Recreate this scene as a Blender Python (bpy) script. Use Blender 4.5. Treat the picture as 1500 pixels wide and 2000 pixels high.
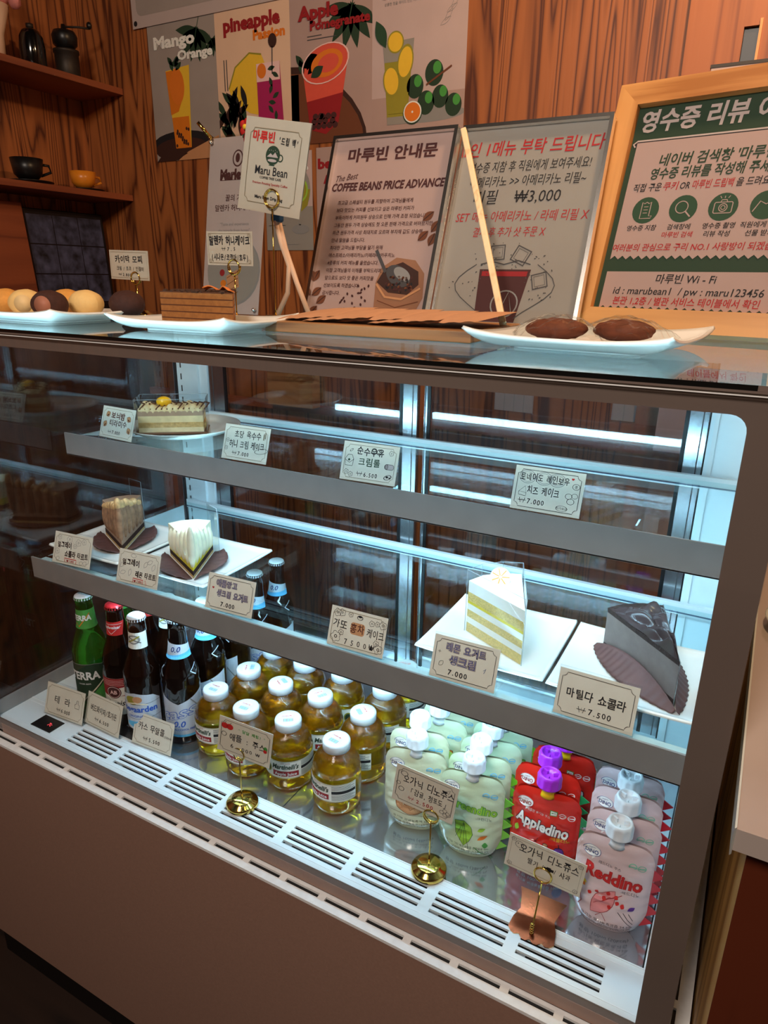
import bpy, bmesh, math, random
from mathutils import Vector, Matrix
from mathutils.geometry import tessellate_polygon
R = math.radians
rng = random.Random(7)
for o in list(bpy.data.objects): bpy.data.objects.remove(o)
SC = bpy.context.scene
COL = SC.collection

# ------------------------------------------------------------ camera
cam_d = bpy.data.cameras.new('camera'); cam = bpy.data.objects.new('camera', cam_d); COL.objects.link(cam)
cam_d.sensor_fit = 'VERTICAL'; cam_d.sensor_height = 24.0; cam_d.lens = 24.0 * 1338.2 / 2000
cam_d.clip_start = 0.02; cam_d.clip_end = 30
cam.matrix_world = Matrix(((0.877296, -0.167392, 0.449813, 0), (0.479743, 0.278378, -0.832077, -0.576),
                           (0.014065, 0.945773, 0.324525, 1.45), (0, 0, 0, 1)))
SC.camera = cam

# ------------------------------------------------------------ world, exposure, render look
W = bpy.data.worlds.new('world'); SC.world = W; W.use_nodes = True
W.node_tree.nodes['Background'].inputs[0].default_value = (1.0, 0.58, 0.36, 1)
W.node_tree.nodes['Background'].inputs[1].default_value = 0.07
SC.view_settings.view_transform = 'Standard'; SC.view_settings.look = 'None'
SC.view_settings.exposure = 0.0; SC.view_settings.gamma = 1.0; SC.view_settings.use_curve_mapping = False
SC.cycles.use_denoising = True
SC.cycles.max_bounces = 12; SC.cycles.transparent_max_bounces = 24
SC.cycles.transmission_bounces = 8; SC.cycles.glossy_bounces = 6; SC.cycles.diffuse_bounces = 4
SC.cycles.sample_clamp_indirect = 14.0; SC.cycles.caustics_reflective = True
LED_W = 60.0        # radiance of the cool strips in the case

def area(name, loc, target, size, power, color):
    d = bpy.data.lights.new(name, 'AREA'); d.energy = power; d.color = color; d.shape = 'DISK'; d.size = size
    o = bpy.data.objects.new(name, d); COL.objects.link(o); o.location = loc
    o.rotation_euler = (Vector(target) - Vector(loc)).to_track_quat('-Z', 'Y').to_euler()
    return o
WARM = (1.0, 0.63, 0.34)
area('ceiling_lamp_light', (0.10, 0.50, 2.50), (-0.55, 1.1, 1.3), 0.14, 12, WARM)
area('room_lamp_light', (-0.3, -1.4, 2.6), (-0.5, 0.2, 1.0), 0.5, 30, (1.0, 0.85, 0.72))
area('counter_lamp_light', (0.55, -0.45, 2.55), (-0.25, 0.35, 1.4), 0.14, 1.5, WARM)

# ------------------------------------------------------------ helpers: colours and materials
def lin(c):
    if isinstance(c, str): c = tuple(int(c[i:i+2], 16) for i in (0, 2, 4))
    f = lambda x: x/12.92 if x <= 0.04045 else ((x+0.055)/1.055)**2.4
    return tuple(f(x/255) for x in c) + (1,)
def newmat(name):
    m = bpy.data.materials.new(name); m.use_nodes = True
    nt = m.node_tree; return m, nt, nt.nodes, nt.links
def pm(name, c, rough=.5, metal=0, trans=0, ior=1.45, var=.06, scale=60, bump=0, bscale=200, coat=0, emit=0, alpha=1, spec=.5, sss=0):
    m, nt, N, L = newmat(name); b = N['Principled BSDF']
    base = lin(c)
    tc = N.new('ShaderNodeTexCoord')
    nz = N.new('ShaderNodeTexNoise'); nz.inputs['Scale'].default_value = scale; nz.inputs['Detail'].default_value = 3
    L.new(tc.outputs['Object'], nz.inputs['Vector'])
    rp = N.new('ShaderNodeValToRGB'); L.new(nz.outputs['Fac'], rp.inputs['Fac'])
    rp.color_ramp.elements[0].position = .3; rp.color_ramp.elements[1].position = .7
    rp.color_ramp.elements[0].color = tuple(x*(1-var) for x in base[:3]) + (1,)
    rp.color_ramp.elements[1].color = tuple(min(1, x*(1+var)) for x in base[:3]) + (1,)
    L.new(rp.outputs['Color'], b.inputs['Base Color'])
    b.inputs['Roughness'].default_value = rough; b.inputs['Metallic'].default_value = metal
    b.inputs['Transmission Weight'].default_value = trans; b.inputs['IOR'].default_value = ior
    b.inputs['Coat Weight'].default_value = coat; b.inputs['Coat Roughness'].default_value = .05
    b.inputs['Specular IOR Level'].default_value = spec; b.inputs['Alpha'].default_value = alpha
    if sss: b.inputs['Subsurface Weight'].default_value = sss; b.inputs['Subsurface Scale'].default_value = .004
    if emit:
        L.new(rp.outputs['Color'], b.inputs['Emission Color']); b.inputs['Emission Strength'].default_value = emit
    if bump:
        n2 = N.new('ShaderNodeTexNoise'); n2.inputs['Scale'].default_value = bscale; n2.inputs['Detail'].default_value = 4
        L.new(tc.outputs['Object'], n2.inputs['Vector'])
        bp = N.new('ShaderNodeBump'); bp.inputs['Strength'].default_value = bump; bp.inputs['Distance'].default_value = .002
        L.new(n2.outputs['Fac'], bp.inputs['Height']); L.new(bp.outputs['Normal'], b.inputs['Normal'])
    return m
def wood(name, dark, light, sc=(9, 9, .8), bands=7, rough=.45, dist=.5, fine=.25, seed=0, bump=.15, coat=0):
    m, nt, N, L = newmat(name); b = N['Principled BSDF']
    tc = N.new('ShaderNodeTexCoord'); mp = N.new('ShaderNodeMapping')
    mp.inputs['Scale'].default_value = sc; mp.inputs['Location'].default_value = (seed, seed*1.7, seed*.3)
    L.new(tc.outputs['Object'], mp.inputs['Vector'])
    n1 = N.new('ShaderNodeTexNoise'); n1.inputs['Scale'].default_value = 1; n1.inputs['Detail'].default_value = 2
    n1.inputs['Distortion'].default_value = dist; L.new(mp.outputs['Vector'], n1.inputs['Vector'])
    mu = N.new('ShaderNodeMath'); mu.operation = 'MULTIPLY'; mu.inputs[1].default_value = bands; L.new(n1.outputs['Fac'], mu.inputs[0])
    pp = N.new('ShaderNodeMath'); pp.operation = 'PINGPONG'; pp.inputs[1].default_value = .5; L.new(mu.outputs[0], pp.inputs[0])
    m2 = N.new('ShaderNodeMath'); m2.operation = 'MULTIPLY'; m2.inputs[1].default_value = 2; L.new(pp.outputs[0], m2.inputs[0])
    mp2 = N.new('ShaderNodeMapping'); mp2.inputs['Scale'].default_value = tuple(x*16 if x == max(sc) else x*5 for x in sc)
    L.new(tc.outputs['Object'], mp2.inputs['Vector'])
    n2 = N.new('ShaderNodeTexNoise'); n2.inputs['Scale'].default_value = 1; n2.inputs['Detail'].default_value = 5; L.new(mp2.outputs['Vector'], n2.inputs['Vector'])
    mx = N.new('ShaderNodeMath'); mx.operation = 'MULTIPLY_ADD'; mx.inputs[1].default_value = fine*2; L.new(n2.outputs['Fac'], mx.inputs[0])
    sb = N.new('ShaderNodeMath'); sb.operation = 'SUBTRACT'; sb.inputs[1].default_value = fine; L.new(m2.outputs[0], sb.inputs[0]); L.new(sb.outputs[0], mx.inputs[2])
    rp = N.new('ShaderNodeValToRGB'); L.new(mx.outputs[0], rp.inputs['Fac'])
    e = rp.color_ramp.elements; e[0].position = .02; e[0].color = lin(dark); e[1].position = .75; e[1].color = lin(light)
    q = e.new(.3); d, l = lin(dark), lin(light); q.color = tuple(d[i]*.35+l[i]*.65 for i in range(3)) + (1,)
    L.new(rp.outputs['Color'], b.inputs['Base Color']); b.inputs['Roughness'].default_value = rough
    b.inputs['Coat Weight'].default_value = coat
    bp = N.new('ShaderNodeBump'); bp.inputs['Strength'].default_value = bump; bp.inputs['Distance'].default_value = .001
    L.new(mx.outputs[0], bp.inputs['Height']); L.new(bp.outputs['Normal'], b.inputs['Normal'])
    return m
def pane(name, tint=(.97, .99, .98), ior=1.5, rough=0.0, dirt=.0):
    m, nt, N, L = newmat(name); N.remove(N['Principled BSDF']); out = N['Material Output']
    tr = N.new('ShaderNodeBsdfTransparent'); tr.inputs[0].default_value = tint + (1,)
    gl = N.new('ShaderNodeBsdfGlossy'); gl.inputs['Roughness'].default_value = rough
    fr = N.new('ShaderNodeFresnel')
    ge = N.new('ShaderNodeNewGeometry'); io = N.new('ShaderNodeMapRange')     # same reflectance from both faces of a thin pane
    io.inputs[3].default_value = ior; io.inputs[4].default_value = 1/ior; L.new(ge.outputs['Backfacing'], io.inputs[0]); L.new(io.outputs[0], fr.inputs['IOR'])
    mx = N.new('ShaderNodeMixShader'); L.new(fr.outputs[0], mx.inputs[0]); L.new(tr.outputs[0], mx.inputs[1]); L.new(gl.outputs[0], mx.inputs[2])
    last = mx
    if dirt:
        tc = N.new('ShaderNodeTexCoord'); nz = N.new('ShaderNodeTexNoise'); nz.inputs['Scale'].default_value = 9; nz.inputs['Detail'].default_value = 6
        L.new(tc.outputs['Object'], nz.inputs['Vector'])
        mr = N.new('ShaderNodeMapRange'); mr.inputs[1].default_value = .45; mr.inputs[2].default_value = .8; mr.inputs[4].default_value = dirt
        L.new(nz.outputs['Fac'], mr.inputs[0])
        df = N.new('ShaderNodeBsdfDiffuse'); df.inputs[0].default_value = (.7, .7, .7, 1)
        m2 = N.new('ShaderNodeMixShader'); L.new(mr.outputs[0], m2.inputs[0]); L.new(mx.outputs[0], m2.inputs[1]); L.new(df.outputs[0], m2.inputs[2]); last = m2
    L.new(last.outputs[0], out.inputs[0])
    return m
def lamp(name, c, s):
    m, nt, N, L = newmat(name); N.remove(N['Principled BSDF'])
    e = N.new('ShaderNodeEmission'); e.inputs[0].default_value = tuple(c) + (1,); e.inputs[1].default_value = s
    L.new(e.outputs[0], N['Material Output'].inputs[0]); return m

M = {}
M['wall_wood'] = wood('wall_wood', (84, 38, 16), (168, 98, 50), (10.5, 10.5, .62), 11, .5, .7, .22, 3)
M['wall_plain'] = wood('wall_plain_wood', (140, 74, 36), (176, 102, 52), (14, 14, .5), 4, .5, .2, .35, 8)
M['shelf_wood'] = wood('shelf_wood', (120, 58, 32), (150, 80, 46), (2, .6, 8), 4, .5, .3, .3, 1)
M['board_wood'] = wood('board_wood', (118, 78, 46), (176, 126, 80), (1.2, 8, 14), 5, .5, .3, .35, 2)
M['frame_wood'] = wood('frame_wood', (176, 110, 52), (226, 160, 92), (1.5, 9, 9), 4, .45, .3, .35, 5)
M['frame_wood_v'] = wood('frame_wood_upright', (176, 110, 52), (226, 160, 92), (12, 9, 1.2), 4, .45, .3, .35, 6)
M['stick_wood'] = wood('stick_wood', (236, 200, 150), (250, 224, 180), (60, 60, 4), 3, .5, .2, .3, 4)
M['gold_wood'] = wood('cabinet_edge_wood', (150, 104, 48), (214, 170, 100), (10, 10, .5), 5, .5, .2, .3, 4)
M['red_wood'] = wood('cabinet_front_wood', (52, 20, 10), (92, 40, 22), (8, 8, .6), 5, .4, .3, .3, 9)
M['dark_wood'] = wood('dark_floor_wood', (26, 16, 12), (46, 30, 22), (1, 8, 8), 5, .6, .2, .3, 2)
M['leanboard'] = wood('leaning_board_wood', (110, 50, 26), (140, 70, 38), (2, 1, 9), 4, .5, .3, .3, 6)
M['taupe'] = pm('taupe_panel', (152, 120, 106), .42, var=.05, scale=300, bump=.12, bscale=900)
M['border'] = pm('taupe_glass_print', (112, 98, 92), .22, var=.03, scale=8)
M['white_metal'] = pm('white_metal', (226, 230, 232), .35, var=.02)
M['ledge_metal'] = pm('ledge_metal', (234, 236, 238), .4, var=.05, scale=90, bump=.1)
M['inner_white'] = pm('white_liner', (222, 232, 236), .3, var=.02)
M['black'] = pm('black_plastic', (14, 14, 15), .35)
M['seal'] = pm('black_seal', (12, 13, 14), .18)
M['steel'] = pm('brushed_steel', (196, 200, 204), .22, 1, var=.06, scale=40)
M['pan'] = pm('pan_steel', (184, 188, 192), .11, .85, var=.08, scale=25, bump=.03, bscale=60)
M['rail'] = pm('rail_aluminium', (154, 151, 148), .4, .25, var=.05, scale=30, bump=.04, bscale=300)
M['chrome'] = pm('chrome', (236, 232, 226), .2, 1, var=.04)
M['gold'] = pm('polished_gold', (212, 176, 88), .12, 1, var=.06)
M['copper'] = pm('copper_plate', (136, 68, 44), .22, 1, var=.08, scale=40, bump=.05)
M['glass'] = pane('front_glass', (.985, .99, .99), 1.38)
M['side_glass'] = pane('side_glass', (.80, .84, .86), 1.8)
M['rear_glass'] = pane('rear_glass', (.80, .82, .84), 1.85, dirt=.02)
M['top_glass'] = pane('top_glass', (.90, .97, .95), 1.75)
M['shelf_glass'] = pane('shelf_glass', (.90, .97, .97), 1.42)
M['acrylic'] = pane('clear_acrylic', (.96, .97, .97), 1.42)
M['film_edge_glint'] = pm('film_edge_glint', (214, 226, 230), .15, 0, .5, 1.3, var=.02)  # whitish tubes paint a highlight along the edges of the wrapper film
M['film'] = pane('clear_film', (.95, .97, .97), 1.55, .05)
M['led'] = lamp('cool_strip', (.45, .78, 1.0), LED_W)
M['led_top'] = lamp('cool_strip_header', (.45, .78, 1.0), LED_W*.5)
M['reddigit'] = lamp('red_digit', (1, .08, .1), 1.6)
M['paper'] = pm('card_paper', (222, 214, 196), .8, var=.03, scale=40)
M['paper_t'] = pm('cream_card', (192, 178, 158), .8, var=.03, scale=40)
M['paper_w'] = pm('white_paper', (188, 170, 164), .75, var=.02, scale=20)
M['paper_g'] = pm('grey_paper', (148, 142, 134), .75, var=.02, scale=20)
M['paper_pk'] = pm('poster_blush', (176, 148, 140), .7, var=.03, scale=12)
M['paper_lv'] = pm('poster_mauve', (196, 172, 168), .7, var=.04, scale=12)
M['paper_gr'] = pm('poster_grey', (160, 148, 140), .7, var=.05, scale=12)
M['paper_cr'] = pm('poster_cream', (228, 190, 160), .7, var=.03, scale=12)
def ink(k, c): M[k] = pm('print_' + k, c, .7, var=.02); return M[k]
for k, c in dict(ink=(26, 24, 28), inkb=(40, 58, 120), inkr=(170, 28, 34), inkbr=(96, 52, 36), inkm=(70, 30, 30), inkg=(40, 72, 48), inkol=(128, 112, 84),
    white=(238, 236, 232), grey=(140, 138, 136), dgrey=(70, 68, 70), red=(200, 34, 30), dred=(150, 24, 30), orange=(226, 120, 30), yellow=(236, 190, 50),
    lime=(150, 196, 60), green=(70, 150, 64), dgreen=(34, 58, 38), forest=(38, 70, 46), purple=(92, 44, 140), pink=(226, 140, 140), lpink=(238, 196, 190),
    sky=(96, 186, 232), blue=(44, 92, 190), tan=(196, 140, 96), brown=(110, 60, 34), dbrown=(58, 30, 22), cream=(240, 226, 196), magenta=(170, 30, 90),
    kraft=(186, 120, 76), amber=(220, 120, 20), coral=(220, 84, 64), olive=(150, 140, 40), burlap=(150, 104, 76), mint=(120, 190, 160), teal=(20, 60, 90)).items(): ink(k, c)

# ------------------------------------------------------------ helpers: meshes
class MB:
    def __init__(s): s.v = []; s.f = []; s.mi = []; s.sm = []; s.mats = []
    def add(s, vs, fs, mat, T=None, smooth=False):
        if isinstance(mat, str): mat = M[mat]
        if mat not in s.mats: s.mats.append(mat)
        k = s.mats.index(mat); n = len(s.v)
        for p in vs:
            p = Vector(p); s.v.append(tuple(T @ p if T else p))
        for f in fs: s.f.append(tuple(i+n for i in f)); s.mi.append(k); s.sm.append(smooth)
        return s
    def box(s, x0, x1, y0, y1, z0, z1, mat, T=None):
        v = [(x, y, z) for z in (z0, z1) for y in (y0, y1) for x in (x0, x1)]
        return s.add(v, [(0, 2, 3, 1), (4, 5, 7, 6), (0, 1, 5, 4), (2, 6, 7, 3), (0, 4, 6, 2), (1, 3, 7, 5)], mat, T)
    def prism(s, poly, z0, z1, mat, T=None, holes=(), side=None):
        loops = [list(poly)] + [list(h) for h in holes]
        tri = tessellate_polygon([[Vector((x, y, 0)) for x, y in l] for l in loops])
        flat = [p for l in loops for p in l]; n = len(flat)
        v = [(x, y, z0) for x, y in flat] + [(x, y, z1) for x, y in flat]
        s.add(v, [tuple(reversed(t)) for t in tri] + [tuple(i+n for i in t) for t in tri], mat, T)
        fs = []; o = 0
        for l in loops:
            k = len(l)
            for i in range(k): j = (i+1) % k; fs.append((o+i, o+j, o+j+n, o+i+n))
            o += k
        return s.add(v, fs, side or mat, T)
    def lathe(s, prof, mat, T=None, seg=32, smooth=True, fn=None):
        v = []; f = []
        for r, z in prof:
            for i in range(seg):
                a = 2*math.pi*i/seg; rr = r*(fn(a, z) if fn else 1); v.append((rr*math.cos(a), rr*math.sin(a), z))
        for k in range(len(prof)-1):
            for i in range(seg):
                j = (i+1) % seg; f.append((k*seg+i, k*seg+j, (k+1)*seg+j, (k+1)*seg+i))
        if prof[0][0] > 1e-6: f.append(tuple(range(seg-1, -1, -1)))
        if prof[-1][0] > 1e-6: f.append(tuple((len(prof)-1)*seg+i for i in range(seg)))
        return s.add(v, f, mat, T, smooth)
    def tube(s, pts, r, mat, seg=8, closed=False, T=None):
        pts = [Vector(p) for p in pts]; n = len(pts); v = []; f = []
        up = Vector((.123, .456, .881)).normalized()
        for i, p in enumerate(pts):
            a = pts[(i-1) % n] if (closed or i) else p; b = pts[(i+1) % n] if (closed or i < n-1) else p
            t = (b-a).normalized(); x = t.cross(up).normalized(); y = t.cross(x)
            rr = r(i/(n-1)) if callable(r) else r
            for k in range(seg):
                q = 2*math.pi*k/seg; v.append(p + x*rr*math.cos(q) + y*rr*math.sin(q))
        for i in range(n if closed else n-1):
            j = (i+1) % n
            for k in range(seg): l = (k+1) % seg; f.append((i*seg+k, i*seg+l, j*seg+l, j*seg+k))
        if not closed: f += [tuple(range(seg-1, -1, -1)), tuple((n-1)*seg+k for k in range(seg))]
        return s.add(v, f, mat, T, True)
    def grid(s, fn, nu, nv, mat, T=None, smooth=True):
        v = [fn(i/nu, j/nv) for j in range(nv+1) for i in range(nu+1)]
        f = [(j*(nu+1)+i, j*(nu+1)+i+1, (j+1)*(nu+1)+i+1, (j+1)*(nu+1)+i) for j in range(nv) for i in range(nu)]
        return s.add(v, f, mat, T, smooth)
    def ball(s, c, r, mat, T=None, nu=20, nv=12, fn=None):
        if not hasattr(r, '__len__'): r = (r, r, r)
        def g(u, w):
            a = 2*math.pi*u; b = math.pi*(w-.5); d = Vector((math.cos(a)*math.cos(b), math.sin(a)*math.cos(b), math.sin(b)))
            k = fn(d) if fn else 1
            return (c[0]+d.x*r[0]*k, c[1]+d.y*r[1]*k, c[2]+d.z*r[2]*k)
        return s.grid(g, nu, nv, mat, T)
    def build(s, name, parent=None, loc=None, rot=None, bevel=0, solid=0, subs=0):
        me = bpy.data.meshes.new(name); me.from_pydata(s.v, [], s.f)
        for m in s.mats: me.materials.append(m)
        me.polygons.foreach_set('material_index', s.mi); me.polygons.foreach_set('use_smooth', s.sm); me.update()
        o = bpy.data.objects.new(name, me); COL.objects.link(o)
        if parent: o.parent = parent
        if loc is not None: o.location = loc
        if rot is not None: o.rotation_euler = rot
        if solid: q = o.modifiers.new('thickness', 'SOLIDIFY'); q.thickness = solid; q.offset = 0
        if bevel: q = o.modifiers.new('bevel', 'BEVEL'); q.width = bevel; q.segments = 2; q.limit_method = 'ANGLE'; q.angle_limit = R(40)
        if subs: q = o.modifiers.new('sub', 'SUBSURF'); q.levels = subs; q.render_levels = subs
        return o
def tag(o, label, cat, group=None):
    o['label'] = label; o['category'] = cat
    if group: o['group'] = group
    return o
def thing(name, label, cat, loc=(0, 0, 0), rz=0, group=None, rot=None):
    o = bpy.data.objects.new(name, None); COL.objects.link(o); o.location = loc
    o.rotation_euler = rot if rot else (0, 0, rz); o.empty_display_size = .03
    return tag(o, label, cat, group)
def dup(root, loc, rz, label, group=None):
    r = root.copy(); COL.objects.link(r); r.location = loc; r.rotation_euler = (0, 0, rz); r['label'] = label
    if group: r['group'] = group
    for ch in list(root.children):
        c = ch.copy(); COL.objects.link(c); c.parent = r
        for g in ch.children: d = g.copy(); COL.objects.link(d); d.parent = c
    return r
def struct(mb, name, parent=None, **k):
    o = mb.build(name, parent, **k)
    if not parent: o['kind'] = 'structure'; o['label'] = k.get('label', name.replace('_', ' '))
    return o

# ------------------------------------------------------------ helpers: flat print (lettering and drawings on a surface)
_tx = {}
def textmesh(s, bold=0):
    if (s, bold) not in _tx:
        cu = bpy.data.curves.new('t', 'FONT'); cu.body = s; cu.size = 1; cu.resolution_u = 2; cu.offset = bold
        o = bpy.data.objects.new('t', cu); me = bpy.data.meshes.new_from_object(o)
        _tx[(s, bold)] = ([(p.co.x, p.co.y) for p in me.vertices], [tuple(p.vertices) for p in me.polygons])
        bpy.data.objects.remove(o); bpy.data.curves.remove(cu); bpy.data.meshes.remove(me)
    return _tx[(s, bold)]
class Pr:
    def __init__(s): s.it = []
    def tri(s, v, f, mat, l=1): s.it.append((v, f, mat, l)); return s
    def poly(s, pts, mat, l=1, holes=()):
        loops = [list(pts)] + [list(h) for h in holes]
        t = tessellate_polygon([[Vector((x, y, 0)) for x, y in q] for q in loops])
        return s.tri([p for q in loops for p in q], [tuple(x) for x in t], mat, l)
    def rect(s, u0, u1, v0, v1, mat, l=1): return s.tri([(u0, v0), (u1, v0), (u1, v1), (u0, v1)], [(0, 1, 2, 3)], mat, l)
    def ell(s, u, v, a, b, mat, l=1, rot=0, n=24, hole=0):
        c, d = math.cos(R(rot)), math.sin(R(rot))
        P = lambda k: [(u + a*k*math.cos(t)*c - b*k*math.sin(t)*d, v + a*k*math.cos(t)*d + b*k*math.sin(t)*c) for t in [2*math.pi*i/n for i in range(n)]]
        o = P(1)
        if hole:
            i = P(hole); return s.tri(o+i, [(k, (k+1) % n, n+(k+1) % n, n+k) for k in range(n)], mat, l)
        return s.tri(o, [tuple(range(n))], mat, l)
    def line(s, pts, w, mat, l=2, closed=False):
        n = len(pts); V = [Vector(p) for p in pts]; vs = []
        for i, p in enumerate(V):
            a = V[(i-1) % n] if (closed or i) else p; b = V[(i+1) % n] if (closed or i < n-1) else p
            t = (b-a); t = t.normalized() if t.length > 1e-9 else Vector((1, 0)); q = Vector((-t.y, t.x))*w/2
            vs += [tuple(p+q), tuple(p-q)]
        m = n if closed else n-1
        return s.tri(vs, [(2*i, 2*i+1, (2*((i+1) % n))+1, 2*((i+1) % n)) for i in range(m)], mat, l)
    def text(s, t, u, v, h, mat, bold=0, al='C', rot=0, shear=0, width=None, l=2, sx=1):
        vs, fs = textmesh(t, bold)
        if not vs: return s
        x0 = min(p[0] for p in vs); x1 = max(p[0] for p in vs)
        if width: sx = width/((x1-x0)*h)
        ox = {'C': (x0+x1)/2, 'L': x0, 'R': x1}[al]; c, d = math.cos(R(rot)), math.sin(R(rot)); out = []
        for x, y in vs:
            a = (x-ox)*h*sx + (y-.36)*h*shear; b = (y-.36)*h
            out.append((u + a*c - b*d, v + a*d + b*c))
        return s.tri(out, fs, mat, l)
    def hand(s, t, u, v, h, mat, width, bold=.012, rot=0, l=2, jit=1):
        r = random.Random(t); xs = []; x = 0
        for ch in t:
            a = .92 if ord(ch) > 0x3000 else (.4 if ch in ' .,' else .62); xs.append(x+a/2); x += a
        k = width/x; c, d = math.cos(R(rot)), math.sin(R(rot))
        for ch, q in zip(t, xs):
            if ch == ' ': continue
            a = (q-x/2)*k; b = r.uniform(-.05, .05)*h*jit
            s.text(ch, u+a*c-b*d, v+a*d+b*c, h*r.uniform(.9, 1.05), mat, bold, rot=rot+r.uniform(-5, 5)*jit, sx=k/h*.98 if k < h else 1, l=l)
        return s
    def flower(s, u, v, r, mat, w=.0005, n=5):
        pts = []
        for i in range(n*6):
            a = 2*math.pi*i/(n*6); q = r*(.72+.28*abs(math.sin(a*n/2))*1.0); pts.append((u+q*math.cos(a), v+q*math.sin(a)))
        s.line(pts, w, mat, closed=True); return s.ell(u, v, r*.3, r*.3, mat, 2, hole=.6)
    def heart(s, u, v, r, mat):
        return s.poly([(u+r*.062*16*math.sin(t)**3, v+r*.062*(13*math.cos(t)-5*math.cos(2*t)-2*math.cos(3*t)-math.cos(4*t))) for t in [2*math.pi*i/20 for i in range(20)]], mat, 2)
    def notch(s, u0, u1, v0, v1, r, w, mat):
        p = []
        for cx, cy, a0 in ((u0, v0, 90), (u1, v0, 180), (u1, v1, 270), (u0, v1, 0)):
            for k in range(5):
                a = R(a0 - 90*k/4) if True else 0; p.append((cx+r*math.cos(a), cy+r*math.sin(a)))
        q = []
        for cx, cy, a0, a1 in ((u0, v0, 90, 0), (u1, v0, 180, 90), (u1, v1, 270, 180), (u0, v1, 360, 270)):
            q += [(cx+r*math.cos(R(a0+(a1-a0)*k/4)), cy+r*math.sin(R(a0+(a1-a0)*k/4))) for k in range(5)]
        return s.line(q, w, mat, closed=True)
    def put(s, mb, fn, step=0):
        for vs, fs, mat, l in s.it:
            if step:
                bm = bmesh.new(); bv = [bm.verts.new((x, y, 0)) for x, y in vs]
                for f in fs:
                    try: bm.faces.new([bv[i] for i in f])
                    except ValueError: pass
                for ax in (0, 1):
                    lo = min(p[ax] for p in vs); hi = max(p[ax] for p in vs); k = math.floor(lo/step)+1
                    while k*step < hi:
                        nrm = (1, 0, 0) if ax == 0 else (0, 1, 0); co = (k*step, 0, 0) if ax == 0 else (0, k*step, 0)
                        bmesh.ops.bisect_plane(bm, geom=bm.verts[:]+bm.edges[:]+bm.faces[:], plane_co=co, plane_no=nrm); k += 1
                bm.verts.index_update()
                vs = [(p.co.x, p.co.y) for p in bm.verts]; fs = [tuple(q.index for q in f.verts) for f in bm.faces]; bm.free()
            mb.add([fn(u, v, l) for u, v in vs], fs, mat)
        return mb
flatfn = lambda u, v, l: (u, -.0003-.0002*l, v)
def lens_poly(u, v, a, b, rot=0, n=10):
    c, d = math.cos(R(rot)), math.sin(R(rot)); q = []
    for i in range(n+1): t = i/n; q.append(((t-.5)*2*a, b*math.sin(math.pi*t)))
    for i in range(1, n): t = 1-i/n; q.append(((t-.5)*2*a, -b*math.sin(math.pi*t)))
    return [(u+x*c-y*d, v+x*d+y*c) for x, y in q]
def rrect(x0, x1, y0, y1, r, n=5, which=(1, 1, 1, 1)):
    p = []
    for (cx, cy, a0), k in zip(((x0+r, y0+r, 180), (x1-r, y0+r, 270), (x1-r, y1-r, 0), (x0+r, y1-r, 90)), which):
        if k: p += [(cx+r*math.cos(R(a0+90*i/n)), cy+r*math.sin(R(a0+90*i/n))) for i in range(n+1)]
        else: p.append((x0 if cx < (x0+x1)/2 else x1, y0 if cy < (y0+y1)/2 else y1))
    return p
def T(loc=(0, 0, 0), rx=0, ry=0, rz=0, s=1):
    return Matrix.Translation(loc) @ Matrix.Rotation(R(rz), 4, 'Z') @ Matrix.Rotation(R(ry), 4, 'Y') @ Matrix.Rotation(R(rx), 4, 'X') @ Matrix.Diagonal((s, s, s, 1))
# ------------------------------------------------------------ the room
XZ = Matrix.Rotation(R(90), 4, 'X')          # (x, z, d) -> (x, -d, z)
struct(MB().box(-2.3, 1.9, -3.0, 1.35, -.05, 0, 'dark_wood'), 'floor')
struct(MB().box(-2.3, 1.9, -3.0, 1.35, 2.75, 2.8, 'dark_wood'), 'ceiling')
struct(MB().box(-2.2, 1.9, 1.2, 1.3, 0, 2.75, 'wall_wood'), 'wall_rear')
struct(MB().box(-2.2, -2.12, -3.0, 1.2, 0, 2.75, 'wall_wood'), 'wall_left')
struct(MB().box(1.8, 1.9, -3.0, 1.2, 0, 2.75, 'wall_wood'), 'wall_right')
mb = MB()
mb.prism([(-.255, 0), (.9, 0), (.9, 2.6), (-.255, 2.6)], -1.198, -1.186, 'wall_plain', XZ, holes=[[(-.147, 1.80), (-.119, 1.80), (-.119, 1.935), (-.147, 1.935)]])
d1 = struct(mb, 'door_1')
MB().box(-.147, -.119, 1.1965, 1.1995, 1.80, 1.935, 'black').build('recessed_pull', d1)
MB().box(-.119, -.114, 1.181, 1.186, 1.79, 1.945, 'frame_wood_v').build('pull_edge', d1)
struct(MB().box(-2.105, .9, 1.155, 1.185, 1.05, 1.072, 'shelf_wood'), 'trim_1')

# ------------------------------------------------------------ the display case
CO = Vector((-.525, .235, 0))
case = thing('display_case', 'taupe refrigerated cake display case with glass front and white vent ledge', 'display case', CO)
def cp(mb, name, parent=None, **k):
    o = mb.build(name, parent or case, **k)
    if not parent: o.location = -CO
    return o
mb = MB()
mb.box(-1.30, .05, -.021, .49, .17, .676, 'taupe')
mb.box(-1.28, .01, .03, .46, .0, .17, 'black')
cp(mb, 'cabinet_body', bevel=.002)
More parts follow.
